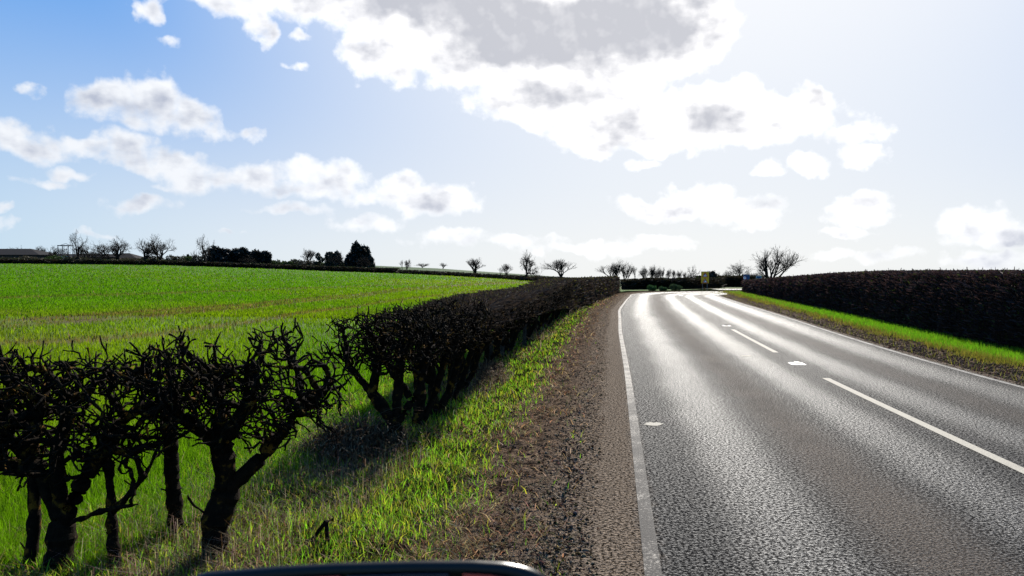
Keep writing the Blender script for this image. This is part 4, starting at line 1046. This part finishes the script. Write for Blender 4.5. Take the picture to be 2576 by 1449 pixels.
# ---------------------------------------------------------------- mirror at the bottom edge
M_gloss, nt = mat('black_gloss_plastic'); p = N(nt, 'ShaderNodeBsdfPrincipled', Roughness=.3); p.inputs['Base Color'].default_value = (.003, .003, .004, 1); p.inputs['Specular IOR Level'].default_value = .25; out(nt, p.outputs[0])
M_redrefl = plain('red_reflection_colour', (.60, .07, .04), .3); M_greyg = plain('grey_glass', (.03, .025, .035), .3)  # red is a reflection put into the base colour
def mirror():
    D = .62; k = D / FPX
    x0, x1 = (420 - CX) * k, (1390 - CX) * k; zt = CAMH - (1407 - HOR) * k
    cx = (x0 + x1) / 2; hw = (x1 - x0) / 2
    t = thing('wing_mirror', 'blurred glossy black mirror housing with painted red reflections at the bottom edge', 'mirror', (cx, D, zt - .16))
    n = 60; xs = np.linspace(-1, 1, n); prof = []
    top = .16 - np.interp(xs, [-1, -.95, -.82, -.42, -.12, .3, .59, .75, .85, .92, .97, 1], [.05, .023, .0100, .0046, .002, .0002, 0, .0015, .0046, .0085, .0133, .03])
    # housing: rounded shell lofted front to back
    rings = [(-.006, .95, -.014), (-.010, .985, -.004), (-.004, 1.0, -.001), (.03, .99, -.018), (.07, .93, -.045), (.1, .8, -.09), (.11, .5, -.12)]
    V = []; 
    for (yy, s, dz) in rings:
        for i in range(n): V.append((xs[i] * hw * s, yy, max(top[i] + dz, .002)))
        for i in range(n - 1, -1, -1): V.append((xs[i] * hw * s * .9, yy, .0))
    m2 = 2 * n; F = []
    for r_ in range(len(rings) - 1):
        for i in range(m2): F.append((r_ * m2 + i, r_ * m2 + (i + 1) % m2, (r_ + 1) * m2 + (i + 1) % m2, (r_ + 1) * m2 + i))
    F.append(tuple(range((len(rings) - 1) * m2, len(rings) * m2)))
    F.append(tuple(range(m2 - 1, -1, -1)))
    me = bpy.data.meshes.new('housing'); me.from_pydata(V, [], F); me.update()
    for p_ in me.polygons: p_.use_smooth = len(p_.vertices) == 4
    link('housing', me, M_gloss, t)
    for (a, b, mt, nm) in ((-.55, -.10, M_redrefl, 'painted_red_reflection'), (-.06, .50, M_greyg, 'mirror_glass'), (.58, .86, M_redrefl, 'painted_red_reflection')):  # red panes paint in the reflection of red bodywork on the mirror face
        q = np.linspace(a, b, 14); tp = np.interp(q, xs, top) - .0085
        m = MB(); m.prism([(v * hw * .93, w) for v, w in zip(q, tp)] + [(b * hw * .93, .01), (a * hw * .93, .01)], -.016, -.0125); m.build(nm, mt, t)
    return t
mirror()

# ---------------------------------------------------------------- world: sky and clouds
SUN_AZ, SUN_EL = R(15.5), R(35)
w = bpy.data.worlds.new('World'); scene.world = w; w.use_nodes = True; nt = w.node_tree; nt.nodes.clear()
sky = N(nt, 'ShaderNodeTexSky', sky_type='NISHITA'); sky.sun_disc = False; sky.sun_elevation = SUN_EL; sky.sun_rotation = SUN_AZ
sky.air_density = 1.0; sky.dust_density = 1.6; sky.ozone_density = 1.5; sky.altitude = 50
tc = nt.nodes.new('ShaderNodeTexCoord'); sp = nt.nodes.new('ShaderNodeSeparateXYZ'); L(nt, tc.outputs['Generated'], sp.inputs[0])
azn = math_(nt, 'ARCTAN2', sp.outputs[0], sp.outputs[1]); eln = math_(nt, 'ARCSINE', sp.outputs[2])
K = 1910.
cmb = nt.nodes.new('ShaderNodeCombineXYZ'); L(nt, math_(nt, 'MULTIPLY', azn, K), cmb.inputs[0]); L(nt, math_(nt, 'MULTIPLY', eln, K), cmb.inputs[1])
# slight domain warp makes billowing outlines
wn = nt.nodes.new('ShaderNodeTexNoise'); wn.inputs['Scale'].default_value = 1 / 80.; wn.inputs['Detail'].default_value = 4; L(nt, cmb.outputs[0], wn.inputs['Vector'])
def vmath(op, a, b=None, c=None):
    n = nt.nodes.new('ShaderNodeVectorMath'); n.operation = op
    for i, v in enumerate((a, b, c)):
        if v is None: continue
        if isinstance(v, tuple): n.inputs[i].default_value = v
        else: L(nt, v, n.inputs[i])
    return n
wv = vmath('MULTIPLY_ADD', wn.outputs['Color'], (120, 84, 0), (-60, -42, 0)); pos = vmath('ADD', cmb.outputs[0], wv.outputs[0]).outputs[0]
BL = [(1130, -30, 440, 160), (1330, 90, 420, 150), (1560, 60, 290, 170), (1730, 60, 120, 110), (1420, 240, 260, 85), (1560, 320, 190, 70), (1660, 355, 120, 45), (1800, 295, 200, 85), (1950, 300, 170, 72), (2050, 262, 60, 48), (2150, 332, 90, 34),
      (840, -75, 330, 135), (640, 10, 170, 45), (650, 60, 44, 40), (680, 95, 30, 34), (378, 12, 42, 42), (950, 130, 90, 70), (560, 5, 140, 30), (1000, 180, 60, 50),
      (275, 250, 95, 50), (395, 245, 85, 60), (470, 295, 105, 48), (545, 335, 55, 30), (330, 290, 110, 35),
      (25, 345, 70, 42), (110, 370, 110, 42), (330, 372, 100, 52), (420, 412, 110, 42), (500, 455, 95, 45), (230, 370, 70, 25),
      (655, 440, 80, 38), (825, 440, 115, 48), (770, 480, 120, 26), (1000, 480, 75, 45), (1090, 500, 120, 48), (930, 490, 80, 24),
      (740, 530, 110, 17), (930, 560, 95, 20), (350, 513, 90, 19), (130, 462, 68, 13), (430, 115, 36, 13), (745, 168, 28, 8), (768, 100, 20, 14), (630, 333, 24, 16), (75, 238, 34, 14), (180, 435, 60, 14), (450, 470, 60, 12),
      (1620, 418, 34, 12), (1945, 420, 55, 20), (2032, 412, 36, 24), (2155, 395, 68, 30), (1690, 522, 150, 36), (1770, 500, 90, 44), (1880, 530, 130, 36), (2160, 530, 88, 42), (2140, 588, 60, 12),
      (2440, 560, 100, 48), (2480, 600, 120, 28), (2540, 590, 60, 40), (0, 530, 25, 20), (5, 572, 30, 18), (1150, 598, 120, 16), (1290, 608, 110, 14), (1660, 612, 110, 18), (1500, 625, 180, 16), (2180, 642, 150, 16), (2480, 655, 110, 20), (240, 590, 40, 8), (575, 592, 26, 7)]
acc = None
for (cx, cy, rx, ry) in BL:
    a = az_of(cx); e = math.atan((HOR - cy) / FPX * math.cos(a)); s = math.cos(a) ** 2
    iv = (1 / (rx * .98 * s), 1 / (ry * .98 * math.cos(a)), 0); off = (-a * K * iv[0], -e * K * iv[1], 0)
    v_ = vmath('MULTIPLY_ADD', pos, iv, off).outputs[0]
    ln = vmath('DOT_PRODUCT', v_, v_).outputs['Value']
    wt = 3.0 * ry ** .62
    g = math_(nt, 'MULTIPLY_ADD', ln, -wt, wt)
    acc = g if acc is None else math_(nt, 'SMOOTH_MAX', acc, g, 14.0)
def fb(vec, sc, det, ro):
    n = nt.nodes.new('ShaderNodeTexNoise'); n.inputs['Scale'].default_value = sc; n.inputs['Detail'].default_value = det; n.inputs['Roughness'].default_value = ro; L(nt, vec, n.inputs['Vector']); return n.outputs[0]
base_ = cmb.outputs[0]
sunward = vmath('ADD', base_, (9, 15, 0)).outputs[0]
n1 = fb(base_, 1 / 62., 8, .56)
relief = math_(nt, 'SUBTRACT', fb(base_, 1 / 75., 3, .5), fb(sunward, 1 / 75., 3, .5))
n2 = fb(vmath('MULTIPLY_ADD', base_, (.8, 1.6, 1), (300, 40, 7)).outputs[0], 1 / 95., 5, .5)
acc = math_(nt, 'MINIMUM', acc, 75.0)
dens = math_(nt, 'ADD', acc, math_(nt, 'MULTIPLY', math_(nt, 'SUBTRACT', n1, .5), 92))
alpha = ramp_(nt, dens, -10, 28)
alpha = math_(nt, 'POWER', alpha, .85)
thick = ramp_(nt, math_(nt, 'ADD', math_(nt, 'ADD', math_(nt, 'ADD', math_(nt, 'MULTIPLY', acc, .62), math_(nt, 'MULTIPLY', math_(nt, 'MAXIMUM', math_(nt, 'SUBTRACT', acc, 42.0), 0.0), .9)), math_(nt, 'MULTIPLY', math_(nt, 'SUBTRACT', n1, .5), 30)), math_(nt, 'MULTIPLY', math_(nt, 'SUBTRACT', n2, .5), 85)), 2, 50)
thick = math_(nt, 'ADD', thick, math_(nt, 'MULTIPLY', relief, 1.0), clamp=True)
# angle to the sun
sd = (math.sin(SUN_AZ) * math.cos(SUN_EL), math.cos(SUN_AZ) * math.cos(SUN_EL), math.sin(SUN_EL))
cosang = vmath('DOT_PRODUCT', tc.outputs['Generated'], sd).outputs['Value']
fwd = ramp_(nt, cosang, .68, .96)
SKY_S = .08
gm = N(nt, 'ShaderNodeGamma', Gamma=.7); L(nt, vmath('SCALE', sky.outputs[0]).outputs[0], gm.inputs[0]); gm.inputs[0].links[0].from_node.inputs['Scale'].default_value = SKY_S * .6
el01 = ramp_(nt, eln, -.02, .42); fs = ramp_(nt, cosang, .72, .99)
fsl = ramp_(nt, cosang, .35, .90); low = mix_(nt, fsl, (.50, .73, .91), (.94, .955, .95)); high = mix_(nt, fs, (.075, .345, .87), (.93, .955, 1.0))
grad = mix_(nt, math_(nt, 'POWER', el01, .75), low, high)
bg1 = N(nt, 'ShaderNodeBackground', Strength=.1); L(nt, vmath('SCALE', mix_(nt, .88, gm.outputs[0], grad)).outputs[0], bg1.inputs[0])
lit = mix_(nt, fwd, (.88, .91, .96), (1.35, 1.33, 1.32)); dark = mix_(nt, fwd, (.33, .38, .52), (.60, .61, .66))
cc = mix_(nt, thick, lit, dark)
bg2 = N(nt, 'ShaderNodeBackground', Strength=.1); L(nt, vmath('SCALE', cc).outputs[0], bg2.inputs[0])
for b_ in (bg1, bg2): b_.inputs[0].links[0].from_node.inputs['Scale'].default_value = 10 * 2 ** -1.15
mx = nt.nodes.new('ShaderNodeMixShader'); L(nt, alpha, mx.inputs[0]); L(nt, bg1.outputs[0], mx.inputs[1]); L(nt, bg2.outputs[0], mx.inputs[2])
wo = nt.nodes.new('ShaderNodeOutputWorld'); L(nt, mx.outputs[0], wo.inputs[0])

sun = bpy.data.lights.new('sun', 'SUN'); sun.energy = 5.0; sun.angle = R(.5); sun.color = (1, .95, .87)
so = bpy.data.objects.new('sun', sun); COL.objects.link(so); so.location = (20, 60, 45)
from mathutils import Vector
so.rotation_euler = Vector(sd).to_track_quat('Z', 'Y').to_euler()

# ---------------------------------------------------------------- camera
cam = bpy.data.cameras.new('camera'); co = bpy.data.objects.new('camera', cam); COL.objects.link(co); scene.camera = co
cam.sensor_width = 36; cam.lens = 36 * FPX / 2576; cam.clip_end = 6000; cam.clip_start = .05
co.location = (0, 0, CAMH); co.rotation_euler = (math.pi / 2 - math.atan((724.5 - HOR) / FPX), 0, 0)
cam.dof.use_dof = True; cam.dof.focus_distance = 9.0; cam.dof.aperture_fstop = 8.0
vs = scene.view_settings; vs.view_transform = 'Standard'; vs.look = 'None'; vs.gamma = 1; vs.exposure = 1.2; vs.use_curve_mapping = False
scene.cycles.max_bounces = 6; scene.cycles.transparent_max_bounces = 4
